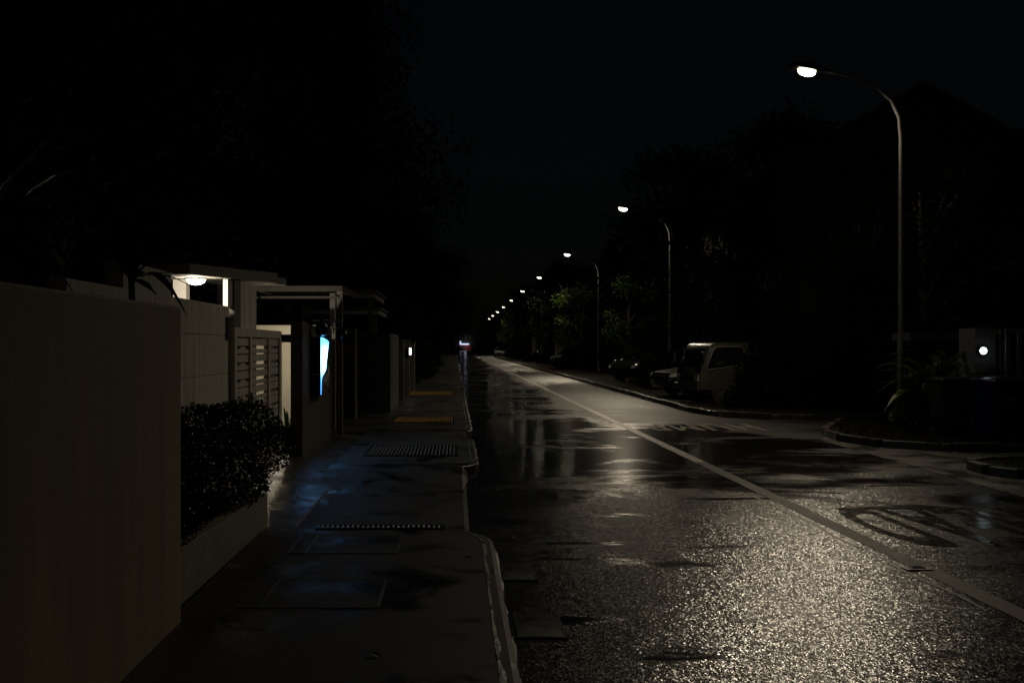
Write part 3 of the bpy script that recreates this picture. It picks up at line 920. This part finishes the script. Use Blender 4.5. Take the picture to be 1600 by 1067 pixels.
def make_tree(name, label, seed, hgt, rad, base, nclump, nleaf, size, mat, group):
    t = thing(name, label, 'tree', (0, 0, 0), 0, group)
    tr, lv = tree_mesh(seed, hgt, rad, base, nclump, nleaf, size)
    tr.build('trunk', M['bark'], t, smooth=True)
    lv.build('crown', mat, t)
    return t
GL_, GR_ = 'trees on the left of the road', 'trees on the right of the road'
tA = make_tree('broadleaf_tree', '', 1, 14.5, 5.6, 3.2, 60, 26000, .12, M['leaf_dark'], GL_)
tB = make_tree('broadleaf_tree', '', 2, 10.0, 3.6, 2.6, 46, 16000, .1, M['leaf'], GR_)
tC = make_tree('conifer_like_tree', '', 3, 17.0, 4.2, 2.0, 60, 22000, .12, M['leaf_dark'], GL_)
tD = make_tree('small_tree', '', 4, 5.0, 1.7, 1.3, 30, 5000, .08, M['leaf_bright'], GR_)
for t_, loc, l in ((tA, (-6.6, 27, 0), 'huge dark tree overhanging the left footpath beyond the carports'),
                   (tB, (11.6, 35.0, 0), 'dark rounded tree above the black car and white truck'),
                   (tC, (-9.5, 19.5, 0), 'very tall dark tree behind the white porch'),
                   (tD, (8.0, 45.5, 0), 'small leafy tree just left of the second street lamp')):
    t_.location = loc; t_['label'] = l
left = [(tA, (-7.5, 9.5, 0), 2.1, 1.0, 'broad dark tree over the nearest brown wall'),
        (tC, (-7.6, 19.0, 0), .7, .9, 'tall dark tree right behind the porch roof'),
        (tA, (-12, 22, 0), 4.1, 1.2, 'massive dark tree at the back of the left gardens'),
        (tC, (-4.8, 38, 0), 1.9, .98, 'tall dark tree edging the open sky on the left'),
        (tA, (-6.0, 50, 0), 3.0, .85, 'dark spreading tree past the last left pillar'),
        (tB, (-3.4, 66, 0), 1.2, .92, 'mid-height dark tree stepping down toward the road end'),
        (tA, (-2.6, 82, 0), 5.2, .76, 'dark tree next in the left row, near its lower end'),
        (tB, (-3.0, 102, 0), .3, .9, 'dark tree two from the low end of the left row'),
        (tA, (-2.8, 130, 0), 2.3, .95, 'lower dark tree in the distant left row'),
        (tB, (-3.5, 165, 0), 2.9, 1.0, 'distant dark tree close to the road end on the left'),
        (tA, (-6, 215, 0), 1.0, .8, 'farthest dark tree on the left of the road')]
for src, loc, rz, s, l in left: dup(src, loc, rz, l, s, GL_)
right = [(tB, (10.1, 35.5, 0), .5, .66, 'dark tree against the side of the gabled house'),
         (tB, (11.0, 48.5, 0), 1.0, 1.15, 'dark tree rising behind the second street lamp'),
         (tA, (13.5, 52, 0), .8, .68, 'broad dark tree at the back of the right gardens'),
         (tB, (12.6, 57.6, 0), 4.0, .95, 'dark tree just before the third street lamp post'),
         (tB, (11.4, 70, 0), 2.2, .95, 'dark tree right behind the third street lamp'),
         (tA, (13, 80, 0), 2.7, .66, 'wide dark tree behind the fourth street lamp'),
         (tB, (10, 96, 0), 5.0, .9, 'dark tree behind the parked white car'),
         (tA, (11.5, 118, 0), 1.4, .6, 'dark spreading tree among the middle lamps'),
         (tB, (9.8, 140, 0), 3.3, .9, 'dark tree past the parked white car'),
         (tA, (12, 170, 0), 4.4, .62, 'dark tree among the smallest lamps'),
         (tB, (10.0, 205, 0), .5, .95, 'tree lit green by one of the farthest lamps'),
         (tA, (12, 255, 0), 2.0, .7, 'farthest dark tree on the right of the road'),
         (tB, (10.7, 25.8, 0), 2.6, .58, 'dark rounded tree in front of the gabled house'),
         (tB, (13.2, 26.8, 0), 1.6, .5, 'low dark tree right of the one before the gabled house')]
for src, loc, rz, s, l in right: dup(src, loc, rz, l, s, GR_)
small = [(tD, (9.9, 47, 0), 1.1, .8, 'small shrub-like tree beyond the dark van'),
         (tD, (8.0, 65.0, 0), 2.0, 1.15, 'small tree glowing green beside the third lamp'),
         (tD, (9.2, 86.5, 0), 2.0, 1.2, 'small tree beside the fourth street lamp'),
         (tD, (7.8, 187, 0), 2.6, 1.25, 'small bright green tree under a far lamp'),
         (tD, (8.4, 150, 0), 2.6, 1.3, 'small yellow-green tree under a middle lamp'),
         (tD, (11.4, 27.5, 0), .4, 1.0, 'small dark tree behind the flatbed of the truck'),
         (tB, (11.2, 23.6, 0), 2.9, .62, 'dark tree over the flatbed end of the white truck'),
         (tB, (8.4, 79.0, 0), 1.9, .86, 'dark tree half covering the fourth street lamp'),
         (tB, (8.5, 120.5, 0), 0.9, .9, 'dark tree half covering the sixth street lamp')]
for src, loc, rz, s, l in small: dup(src, loc, rz, l, s, GR_)

# shrubs
def make_bush(seed, rx, ry, rz_, n, size, mat, name='bush'):
    r = random.Random(seed)
    def sh(q):
        v = Vector((q.uniform(-1, 1), q.uniform(-1, 1), q.uniform(0, 1)))
        e = v.x ** 2 + v.y ** 2 + (v.z * 1.02) ** 2
        lump = .82 + .18 * math.sin(v.x * 5 + seed) * math.cos(v.y * 4 + seed * 2) + .12 * math.sin(v.z * 7 + v.x * 6)
        if e > lump or (e < .3 and q.random() < .6): return None
        return (v.x * rx, v.y * ry, v.z * rz_ + .05)
    t = thing(name, '', 'bush', (0, 0, 0), 0, 'bushes on the right verge')
    leaf_cloud(MB(), hedge_pts(n, r, sh), size, r, .5).build('leaves', mat, t)
    s = MB()
    for i in range(7):
        s.tube([(0, 0, 0), (r.uniform(-.4, .4) * rx, r.uniform(-.4, .4) * ry, rz_ * .6)], [.025, .008], 6)
    s.build('stems', M['bark'], t)
    return t
b1 = make_bush(1, 1.1, .8, 1.0, 3800, .06, M['leaf_dark'])
b1.scale = (1.3, 1.3, 1.6); b1.location = (8.15, 25.2, .1); b1['label'] = 'low dark bush hiding the lower door of the white truck'
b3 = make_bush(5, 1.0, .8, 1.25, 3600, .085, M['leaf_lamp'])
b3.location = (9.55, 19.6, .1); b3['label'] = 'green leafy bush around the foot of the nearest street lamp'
b2 = make_bush(2, 1.4, 1.0, 1.5, 4000, .07, M['leaf'])
b2.location = (8.2, 38.4, .1); b2['label'] = 'leafy bush left of the second street lamp post'
for src, loc, rz, s, l in ((b1, (9.9, 25.4, .1), 1.0, 1.25, 'dark bush in front of the truck flatbed'),
                           (b1, (11.6, 24.8, .1), 2.0, 1.1, 'dark bush at the rear end of the truck'),
                           (b2, (7.35, 36.2, .1), 2.0, .62, 'low bush at the left edge of the leafy bush'),
                           (b2, (9.3, 36.5, .1), 3.0, .85, 'yellow-green bush under the second street lamp'),
                           (b2, (9.3, 50, .1), .6, 1.1, 'dark bush beyond the dark van'),
                           (b1, (7.6, 97, .1), .6, 1.1, 'dark bush in front of the white parked car'),
                           (b2, (8.6, 88, .1), .3, 1.2, 'bush at the foot of the fourth lamp'),
                           (b2, (8.4, 70, .1), .3, 1.1, 'bush past the foot of the third lamp'),
                           (b2, (8.2, 118, .1), .3, 1.3, 'bush beyond the white parked car'),
                           (b2, (8.2, 136, .1), 1.3, 1.3, 'bush near the farthest cars'),
                           (b2, (-2.6, 41, .1), 1.3, 1.1, 'dark bush past the last left pillar'),
                           (b2, (-2.5, 47, .1), 2.3, 1.3, 'taller dark bush farther along the left footpath'),
                           (b2, (-2.4, 55, .1), 2.3, 1.3, 'dark bush third past the last left pillar'),
                           (b2, (-2.4, 75, .1), 2.3, 1.3, 'distant dark bush along the left footpath')):
    dup(src, loc, rz, l, s)

# broad strap-leaf plants
def rosette(name, label, loc, n, length, width, seed, mat, spread=.8, stem=.0, group=None, cat='plant'):
    r = random.Random(seed)
    t = thing(name, label, cat, loc, 0, group)
    m = MB()
    for i in range(n):
        a = 2 * PI * i / n + r.uniform(-.3, .3); e = r.uniform(.15, 1.2); L = length * r.uniform(.65, 1.1)
        tip = (math.cos(a) * L * spread * math.cos(e), math.sin(a) * L * spread * math.cos(e), stem + L * math.sin(e) - L * .28)
        m.leaf((math.cos(a) * .03, math.sin(a) * .03, stem), tip, width * r.uniform(.7, 1.1), L * .2, 7)
    m.build('leaves', mat, t)
    if stem > 0: MB().tube([(0, 0, 0), (.02, .01, stem * .5), (0, 0, stem + .02)], [.045, .035, .03], 8).build('stem', M['bark'], t)
    return t
vp = thing('lamp_plant', 'large-leaved plant growing at the foot of the nearest lamp', 'plant', (9.45, 19.2, .1))
r = random.Random(21)
lv = MB(); sm = MB()
for i in range(44):
    a = r.uniform(0, 2 * PI); e = r.uniform(.25, 1.35); L = r.uniform(.7, 1.55)
    b = (math.cos(a) * r.uniform(0, .3), math.sin(a) * r.uniform(0, .3), r.uniform(.1, .7))
    k_ = (b[0] + math.cos(a) * L * .35 * math.cos(e), b[1] + math.sin(a) * L * .35 * math.cos(e), b[2] + L * .55 * math.sin(e))
    tip = (k_[0] + math.cos(a) * L * .5, k_[1] + math.sin(a) * L * .5, k_[2] + L * r.uniform(-.25, .18))
    sm.tube([(b[0] * .3, b[1] * .3, 0), b, k_], [.016, .013, .008], 5)
    lv.leaf(k_, tip, .17 * r.uniform(.7, 1.2), L * .08, 6)
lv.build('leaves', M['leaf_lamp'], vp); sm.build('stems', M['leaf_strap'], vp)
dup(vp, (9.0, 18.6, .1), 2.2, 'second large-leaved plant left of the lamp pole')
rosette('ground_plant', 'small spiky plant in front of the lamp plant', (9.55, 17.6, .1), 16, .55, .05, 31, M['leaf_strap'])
rosette('ground_plant', 'low spiky plant between the lamp plant and the green bin', (10.0, 17.2, .1), 14, .5, .05, 32, M['leaf_strap'])
rosette('yard_plant', 'green strap-leaf plant beside the lit yard wall', (-2.63, 15.6, .1), 18, 1.15, .05, 33, M['leaf_bright'], .5)

# the drooping strap leaves over the corner of the brown wall
pl = thing('strap_leaf_plant', 'dark strap-leaved plant drooping over the brown wall end', 'plant', (-2.02, 6.2, 0))
m = MB()
def tp(px, py, Y): return (X(px, Y) + 2.02, Y - 6.2, Z(py, Y))
c0 = tp(205, 436, 6.2)
for (px, py, Y, wd, sag) in ((297, 428, 6.6, .055, .02), (300, 449, 6.7, .05, .05), (246, 462, 5.9, .075, .015), (292, 494, 5.75, .09, .12),
                             (150, 400, 6.0, .07, .08), (120, 425, 6.2, .07, .06), (180, 370, 6.4, .06, .05), (235, 375, 6.5, .06, .05),
                             (265, 400, 6.4, .05, .03), (100, 380, 6.6, .07, .1), (215, 350, 6.6, .06, .04)):
    m.leaf(c0, tp(px, py, Y), wd, sag, 9)
m.build('leaves', M['leaf_dark'], pl)
MB().tube([(0, 0, 0), (.03, 0, 1.1), (c0[0], c0[1], c0[2] + .03)], [.035, .028, .02], 8).build('stem', M['bark'], pl)
for i, (x, y, s, l) in enumerate(((-2.5, 4.9, 1.0, 'dark palm-like plant behind the nearest part of the brown wall'), (-3.4, 7.0, 1.25, 'large dark palm left of the porch'), (-4.4, 8.6, 1.5, 'tallest dark palm behind the brown wall'))):
    rosette('palm_plant', l, (x, y, 0), 22, 1.5 * s, .13 * s, 40 + i, M['leaf_strap'], .9, 1.9 * s, 'dark palms behind the brown wall')

# grass tufts on the verge islands
r = random.Random(9)
gm = MB()
def inside(px, py, poly):
    c = False; j = len(poly) - 1
    for i in range(len(poly)):
        if (poly[i][1] > py) != (poly[j][1] > py) and px < (poly[j][0] - poly[i][0]) * (py - poly[i][1]) / (poly[j][1] - poly[i][1]) + poly[i][0]: c = not c
        j = i
    return c
cnt = 0
while cnt < 17000:
    if r.random() < .55: x, y = r.uniform(6.7, 10.6), r.uniform(15.6, 21.6); ok = inside(x, y, ISL)
    elif r.random() < .3: x, y = r.uniform(7.1, 11), r.uniform(12.3, 13.6); ok = True
    else: x, y = r.uniform(6.1, 11), r.uniform(22.6, 40); ok = True
    if not ok: continue
    a = r.uniform(0, 6.28); h_ = r.uniform(.04, .12)
    dx, dy = math.cos(a) * .005, math.sin(a) * .005
    gm.add([(x - dx, y - dy, .1), (x + dx, y + dy, .1), (x + math.sin(a) * h_ * .5, y + math.cos(a) * h_ * .5, .1 + h_)], [(0, 1, 2)])
    cnt += 1
tag(gm.build('grass', M['grass']), 'short rough grass growing on the kerbed verges', 'grass', None, 'stuff')

# ------------------------------------------------------------------ right: bins, gateposts, porch beam
def make_bin(mat, label, loc, rz):
    t = thing('wheelie_bin', label, 'bin', loc, rz, 'wheelie bins by the right gate')
    def rr(w, d, z): return [(-w, -d, z), (w, -d, z), (w, d, z), (-w, d, z)]
    b = MB().loft([rr(.21, .24, .06), rr(.24, .28, .55), rr(.275, .33, .98), rr(.29, .35, .99), rr(.29, .35, 1.03)])
    b.build('body', mat, t, bevel=.02, smooth=True)
    l = MB().loft([rr(.3, .36, 1.032), rr(.305, .365, 1.06), rr(.27, .32, 1.095), rr(.15, .2, 1.11)])
    l.build('lid', mat, t, bevel=.012, smooth=True)
    MB().tube([(-.24, .4, 1.0), (.24, .4, 1.0)], .016, 8).build('handle', M['black'], t)
    for s in (-1, 1):
        MB().lathe([(.03, -.025), (.1, -.025), (.1, .025), (.03, .025)], (s * .24, .24, .1), 16, 'x').build('wheel', M['rubber'], t)
    return t
bb = make_bin(M['bin_blue'], 'blue wheelie bin below the lit house number', (9.12, 16.75, .01), .12)
MB().box(-.07, .09, -.31, -.297, .62, .86).build('sticker', M['car_silver'], bb)
make_bin(M['bin_green'], 'dark green wheelie bin left of the blue bin', (8.62, 17.35, .01), -.05)
make_bin(M['bin_green'], 'dark green wheelie bin tucked right of the blue bin', (9.72, 17.5, .01), .05)

gp = thing('number_gatepost', 'grey gatepost with the round glowing house number', 'gatepost', (X(1540, 18.2), 18.2, 0))
MB().box(-.19, .2, 0, .6, 0, 1.98).build('shaft', M['pale_post'], gp, bevel=.01)
MB().box(.25, .36, -.05, .1, 0, 1.96).build('side_post', M['house_pale'], gp)
for i in range(5):
    MB().tube([(-.16 + i * .05, .1, 1.98), (-.16 + i * .05, .1, 2.06)], [.008, .002], 5).build('spike', M['galv'], gp)
ns = thing('house_number_sign', 'round glowing house number 52 on the right gatepost', 'sign', (X(1536, 18.15), 18.14, Z(548, 18.15)))
MB().lathe([(.072, .0), (.072, .03)], n=24, axis='y').build('backplate', M['black'], ns)
d_ = MB().lathe([(.064, -.012), (.066, -.001)], n=24, axis='y'); d_.build('lit_disc', M['sign_glow'], ns)
cu = bpy.data.curves.new('digits', 'FONT'); cu.body = '52'; cu.size = .1; cu.offset = .003; cu.align_x = 'CENTER'; cu.align_y = 'CENTER'; cu.extrude = .002; cu.resolution_u = 3
to = link(bpy.data.objects.new('t', cu))
bpy.context.view_layer.update()
dme = bpy.data.meshes.new_from_object(to.evaluated_get(bpy.context.evaluated_depsgraph_get()))
bpy.data.objects.remove(to)
dme.materials.clear(); dme.materials.append(M['black'])
do = link(bpy.data.objects.new('digits', dme))
do.parent = ns; do.location = (-.014, -.0145, .0); do.rotation_euler = (R(90), 0, 0)
ra = thing('right_gate', 'dark barred metal gate right of the number gatepost', 'gate', (X(1572, 18.0), 18.0, 0))
m = MB().box(0, 1.7, 0, .05, 1.9, 1.98); m.box(0, 1.7, 0, .05, .15, .22); m.box(0, .06, 0, .05, .22, 1.9); m.box(.22, .28, 0, .05, .22, 1.9); m.box(1.64, 1.7, 0, .05, .22, 1.9)
m.build('frame', M['galv'], ra)
m = MB()
for i in range(12): m.box(.34 + i * .105, .36 + i * .105, .015, .035, .22, 1.9)
m.build('bars', M['dark_metal'], ra)
rp = thing('gate_canopy', 'flat roofed gate canopy between the lamp and the number post', 'canopy', (X(1416, 20.6), 20.4, 0))
MB().box(0, 1.35, 0, .9, 1.76, 1.93).build('roof', M['house_pale'], rp, bevel=.01)
MB().box(.02, .1, .05, .12, 0, 1.76).build('post', M['house_wall'], rp)
MB().box(1.24, 1.34, .05, .12, 0, 1.76).build('post', M['house_wall'], rp)
MB().box(.1, 1.24, .3, .36, .1, 1.76).build('door', M['dark_metal'], rp)
rw = MB().box(10.8, 20, 20.2, 20.4, 0, 1.7)
tag(rw.build('garden_wall', M['house_wall'], bevel=.01), 'low dark garden wall behind the right gate', 'wall')

# ------------------------------------------------------------------ vehicles (nose towards -X in local space)
def wheel(parent, x, y, r, w):
    o = MB().lathe([(r * .55, -w / 2), (r * .96, -w / 2), (r, -w * .3), (r, w * .3), (r * .96, w / 2), (r * .55, w / 2)], (x, y, r), 20, 'y').build('wheel', M['rubber'], parent, smooth=True)
    s = 1 if y > 0 else -1
    m = MB().lathe([(r * .56, -w * .45), (r * .56, w * .45)], (x, y, r), 16, 'y')
    for k in range(5):
        a = 2 * PI * k / 5
        m.tube([(x, y + s * w * .46, r), (x + math.cos(a) * r * .5, y + s * w * .46, r + math.sin(a) * r * .5)], r * .07, 5)
    m.build('rim', M['chrome'], o)

def rrect(x, hw, z0, z1, ch=.12):
    c = min(ch, (z1 - z0) * .45)
    return [(x, -hw + c, z0), (x, hw - c, z0), (x, hw, z0 + c), (x, hw, z1 - c), (x, hw - c, z1), (x, -hw + c, z1), (x, -hw, z1 - c), (x, -hw, z0 + c)]

def make_car(name, label, loc, rz, paint, L=4.4, Hh=1.45, suv=False, group='cars parked along the right verge'):
    t = thing(name, label, 'car', loc, rz, group)
    k = L / 4.4; bh = .92 if not suv else 1.08
    secs = [(0, .62, .36, .62), (.08, .76, .26, .72), (.35, .84, .22, bh - .16), (1.1, .88, .22, bh - .03), (1.5, .89, .22, bh), (3.4, .89, .22, bh), (4.0, .86, .24, bh - .02), (4.32, .8, .28, bh - .1), (4.4, .7, .36, bh - .22)]
    MB().loft([rrect(x * k, hw, z0, z1, .14) for x, hw, z0, z1 in secs]).build('body', paint, t, smooth=True)
    if suv: cab = [(1.25, .78, bh - .05, bh + .02), (1.95, .7, bh - .05, Hh - .06), (2.4, .68, bh - .05, Hh - .02), (4.0, .68, bh - .05, Hh - .04), (4.28, .74, bh - .05, bh + .1)]
    else: cab = [(1.25, .78, bh - .05, bh + .02), (2.0, .66, bh - .05, Hh - .06), (2.4, .64, bh - .05, Hh - .02), (3.2, .64, bh - .05, Hh - .03), (3.95, .74, bh - .05, bh + .03)]
    def tap(x, hw, z0, z1): return [(x * k, -hw - .12, z0), (x * k, hw + .12, z0), (x * k, hw, z1 - .03), (x * k, hw - .08, z1), (x * k, -hw + .08, z1), (x * k, -hw, z1 - .03)]
    MB().loft([tap(*c) for c in cab]).build('windows', M['glass'], t, smooth=True)
    a, b_ = cab[1], cab[3]
    MB().loft([[(a[0] * k + .12, -.62, Hh - .045), (a[0] * k + .12, .62, Hh - .045), (a[0] * k + .15, .55, Hh), (a[0] * k + .15, -.55, Hh)],
               [(b_[0] * k, -.62, Hh - .045), (b_[0] * k, .62, Hh - .045), (b_[0] * k, .55, Hh + .005), (b_[0] * k, -.55, Hh + .005)]]).build('roof', paint, t, smooth=True)
    pm = MB()
    for s in (-1, 1):
        pm.tube([(1.4 * k, s * .87, bh), (2.05 * k, s * .7, Hh - .03), (3.1 * k, s * .68, Hh - .03), (3.9 * k, s * .85, bh)], .028, 6)
        pm.tube([(2.65 * k, s * .86, bh), (2.65 * k, s * .7, Hh - .04)], .03, 6)
    pm.build('pillars', paint, t)
    for s in (-1, 1):
        MB().loft([[(.02, s * .42, .58), (.02, s * .7, .6), (.06, s * .7, .7), (.06, s * .42, .67)], [(.14, s * .46, .6), (.2, s * .8, .62), (.3, s * .8, .75), (.16, s * .46, .71)]]).build('headlight', M['lens'], t)
        MB().box(4.36 * k, 4.42 * k, s * .66 - .1, s * .66 + .1, .62, .78).build('tail_light', M['redlens'], t)
        MB().lathe([(.01, -.1), (.08, -.07), (.09, .03), (.06, .08)], (1.5 * k, s * .98, bh + .06), 10, 'y').build('mirror', paint, t, smooth=True)
    MB().box(-.012, .03, -.36, .36, .5, .6).build('grille', M['black'], t)
    MB().box(-.02, .02, -.4, .4, .615, .635).build('grille_trim', M['chrome'], t)
    MB().box(-.03, .0, -.26, .26, .4, .49).build('number_plate', M['black'], t)
    for x in (.85 * k, 3.5 * k):
        for s in (-1, 1): wheel(t, x, s * .78, .32, .2)
    return t

make_car('parked_car', 'black car with its pale-edged bonnet beside the white truck', (6.25, 30.6, .12), R(14), M['car_black'], group='cars parked on the right')
make_car('parked_van', 'dark tall van parked before the leafy bush', (7.1, 43, .12), R(38), M['car_black'], 4.5, 1.75, True, group='cars parked on the right')
make_car('parked_car', 'white car parked half hidden behind verge plants', (7.9, 104, .12), R(35), M['car_white'], group='cars parked on the right')
make_car('parked_car', 'dark blue car parked near the third street lamp', (7.6, 74, .12), R(50), M['car_blue'], group='cars parked on the right')
make_car('parked_car', 'dark car parked between the white car and far cars', (6.6, 150, .12), R(80), M['car_silver'], group='cars parked on the right')
make_car('parked_car', 'silver car parked by the roadside near the lit shop', (5.0, 265, .02), R(85), M['car_silver'], group='cars parked on the right')
make_car('parked_car', 'pale parked car second from the lit shop', (5.6, 205, .02), R(85), M['car_silver'], group='cars parked on the right')
make_car('parked_car', 'white car across the far end of the road left of the shop', (-2.4, 320, .02), R(5), M['car_white'], group='cars parked on the right')

# flatbed truck
tk = thing('flatbed_truck', 'white flatbed truck nosing toward the road behind dark bushes', 'truck', (6.42, 27.6, .1), R(12))
tk.scale = (.89, .89, .89)
prof = [(.0, .42), (0.02, .95), (.07, 1.1), (.3, 1.66), (.42, 1.8), (.6, 1.86), (1.55, 1.86), (1.66, 1.8), (1.68, .42)]
def inset(s): return [(.84 + (x - .84) * s, z) for x, z in prof]
rings = [[(x, y, z) for x, z in (inset(q))] for y, q in ((-.86, .93), (-.84, .98), (-.8, 1.0), (.8, 1.0), (.84, .98), (.86, .93))]
MB().loft(rings).build('cab', M['truck_shaded'], tk, smooth=True)
win = [(.24, 1.02), (.245, 1.15), (.44, 1.62), (.52, 1.7), (.62, 1.73), (1.36, 1.73), (1.45, 1.66), (1.46, 1.4), (1.42, 1.24), (1.3, 1.16), (.9, 1.1)]
for s in (-1, 1):
    w = MB().prism(win, s * .862, s * .875, axis='y').build('side_window', M['glass'], tk)
    rim = MB().tube([(x, s * .873, z) for x, z in win + win[:1]], .016, 6); rim.build('window_frame', M['house_pale'], w, smooth=True)  # rim paler than the cab, its lit edge put into the colour
    MB().tube([(1.5, s * .868, .55), (1.51, s * .868, 1.72)], .006, 5).build('door_seam', M['black'], tk)
    MB().box(1.2, 1.36, s * .88 - .012, s * .88 + .012, .98, 1.02).build('door_handle', M['black'], tk, bevel=.005)
    mr_ = MB().loft([rrect(-.03, .06, 1.22, 1.56, .03), rrect(.03, .07, 1.2, 1.58, .03)]); mo = mr_.build('mirror', M['black'], tk, loc=(.02, s * 1.02, 0))
    MB().tube([(.12, s * .8, 1.6), (.04, s * .98, 1.6), (.02, s * 1.02, 1.5)], .012, 6).build('mirror_arm', M['black'], tk)
    MB().loft([[(-.012, s * .5, .68), (-.012, s * .76, .68), (-.005, s * .76, .88), (-.005, s * .5, .84)], [(.05, s * .5, .66), (.1, s * .83, .66), (.12, s * .83, .92), (.06, s * .5, .86)]]).build('headlight', M['lens'], tk)
MB().loft([[(.06, -.72, 1.12), (.06, .72, 1.12), (.1, .74, 1.12), (.1, -.74, 1.12)], [(.285, -.66, 1.65), (.285, .66, 1.65), (.32, .66, 1.66), (.32, -.66, 1.66)]]).build('windscreen', M['glass'], tk)
MB().box(-.015, .03, -.45, .45, .7, .9).build('grille', M['black'], tk)
MB().box(-.06, .05, -.82, .82, .4, .6).build('bumper', M['truck_shaded'], tk, bevel=.02)
MB().box(-.07, -.061, -.25, .25, .44, .54).build('number_plate', M['black'], tk)
MB().box(.1, 4.6, -.4, .4, .38, .55).build('chassis', M['dark_metal'], tk)
bed = MB().box(1.85, 4.75, -.85, .85, .72, .8)
bed.build('deck', M['dark_metal'], tk)
for s in (-1, 1):
    m = MB().box(1.87, 4.75, s * .85 - .02, s * .85 + .02, .8, 1.15); m.box(2.6, 2.64, s * .875 - .008, s * .875 + .008, .8, 1.15); m.box(3.6, 3.64, s * .875 - .008, s * .875 + .008, .8, 1.15)
    m.build('drop_side', M['house_wall'], tk)
m = MB()
for s in (-1, 1): m.box(1.86, 1.91, s * .8 - .03, s * .8 + .03, .8, 1.9)
m.box(1.86, 1.91, -.8, .8, 1.82, 1.9); m.box(1.86, 1.91, -.8, .8, 1.3, 1.36)
m.build('headboard', M['dark_metal'], tk)
for x in (.72, 3.7):
    for s in (-1, 1): wheel(tk, x, s * .74, .33, .22)
# sun visor card on the dashboard
MB().prism([(.5, 1.16), (.8, 1.22), (.86, 1.3), (.62, 1.28)], -.885, -.877, axis='y').build('window_card', M['leaf_bright'], tk)

pb = thing('marker_post', 'thin pale post between the black car and the truck', 'post', (6.75, 29.3, .1))
MB().box(-.04, .04, -.04, .04, 0, 1.45).build('shaft', M['house_pale'], pb, bevel=.006)
MB().prism([(-.05, -.05), (.05, -.05), (.05, .05), (-.05, .05)], 1.45, 1.48).build('cap', M['house_wall'], pb, bevel=.006)
fb = make_bin(M['bin_blue'], 'distant blue wheelie bin past the dark van', (X(910, 66), 66, .1), .1)
fb.scale = (1.1, 1.1, 1.1)

# pale gate pillars glimpsed through the trees beyond the third lamp
for i, (px, y0, hh, l) in enumerate(((872, 78, 3.0, 'tall pale gate pillar glimpsed beyond the third lamp'), (882, 78.5, 2.6, 'shorter pale gate pillar beside the tall glimpsed one'), (835, 112, 2.6, 'pale pillar glimpsed farther along the right side'))):
    o = thing('right_pillar', l, 'pillar', (X(px, y0), y0, 0), 0, 'pale pillars behind the right verge')
    MB().box(-.25, .25, 0, .5, 0, hh).build('shaft', M['house_pale'], o, bevel=.02)
    MB().box(-.32, .32, -.07, .57, hh + .001, hh + .14).build('cap', M['house_wall'], o, bevel=.02)

# ------------------------------------------------------------------ the lit shop at the end of the road
SY = 400
sh = thing('shop_building', 'far red-fronted shop with a glowing blue-white sign at the road end', 'shop', (X(727, SY), SY, 0))
sh.scale = (.85, .85, .85)
MB().box(-5, 5, .5, 12, 0, 9).build('wall', M['house_wall'], sh)
MB().box(-2.7, 2.8, .2, .49, 0, 2.6).build('shopfront', M['shop_red'], sh)
MB().box(-2.7, -.2, .1, .19, .2, 2.2).build('shutter', M['roof_tile'], sh)
MB().box(-2.6, 1.8, -.1, .19, 2.65, 3.3).build('sign_board', M['shop_sign'], sh)
MB().box(-2.6, -1.95, -.1, .19, 3.301, 4.4).build('sign_upright', M['shop_sign'], sh)
MB().box(-.35, -.2, -.4, -.25, 0, 2.64).build('post', M['house_pale'], sh)
for xx in (-2.2, -.3, 1.6):
    MB().box(xx, xx + .9, .44, .499, 5.6, 7.6).build('window', M['house_pale'], sh)
MB().box(-5.3, 5.3, .2, 12.2, 9.002, 9.5).build('roof', M['roof_tile'], sh)
point('shop_light', (0, -2.5, 3.0), 60, (.8, .85, 1.0), .3, sh)
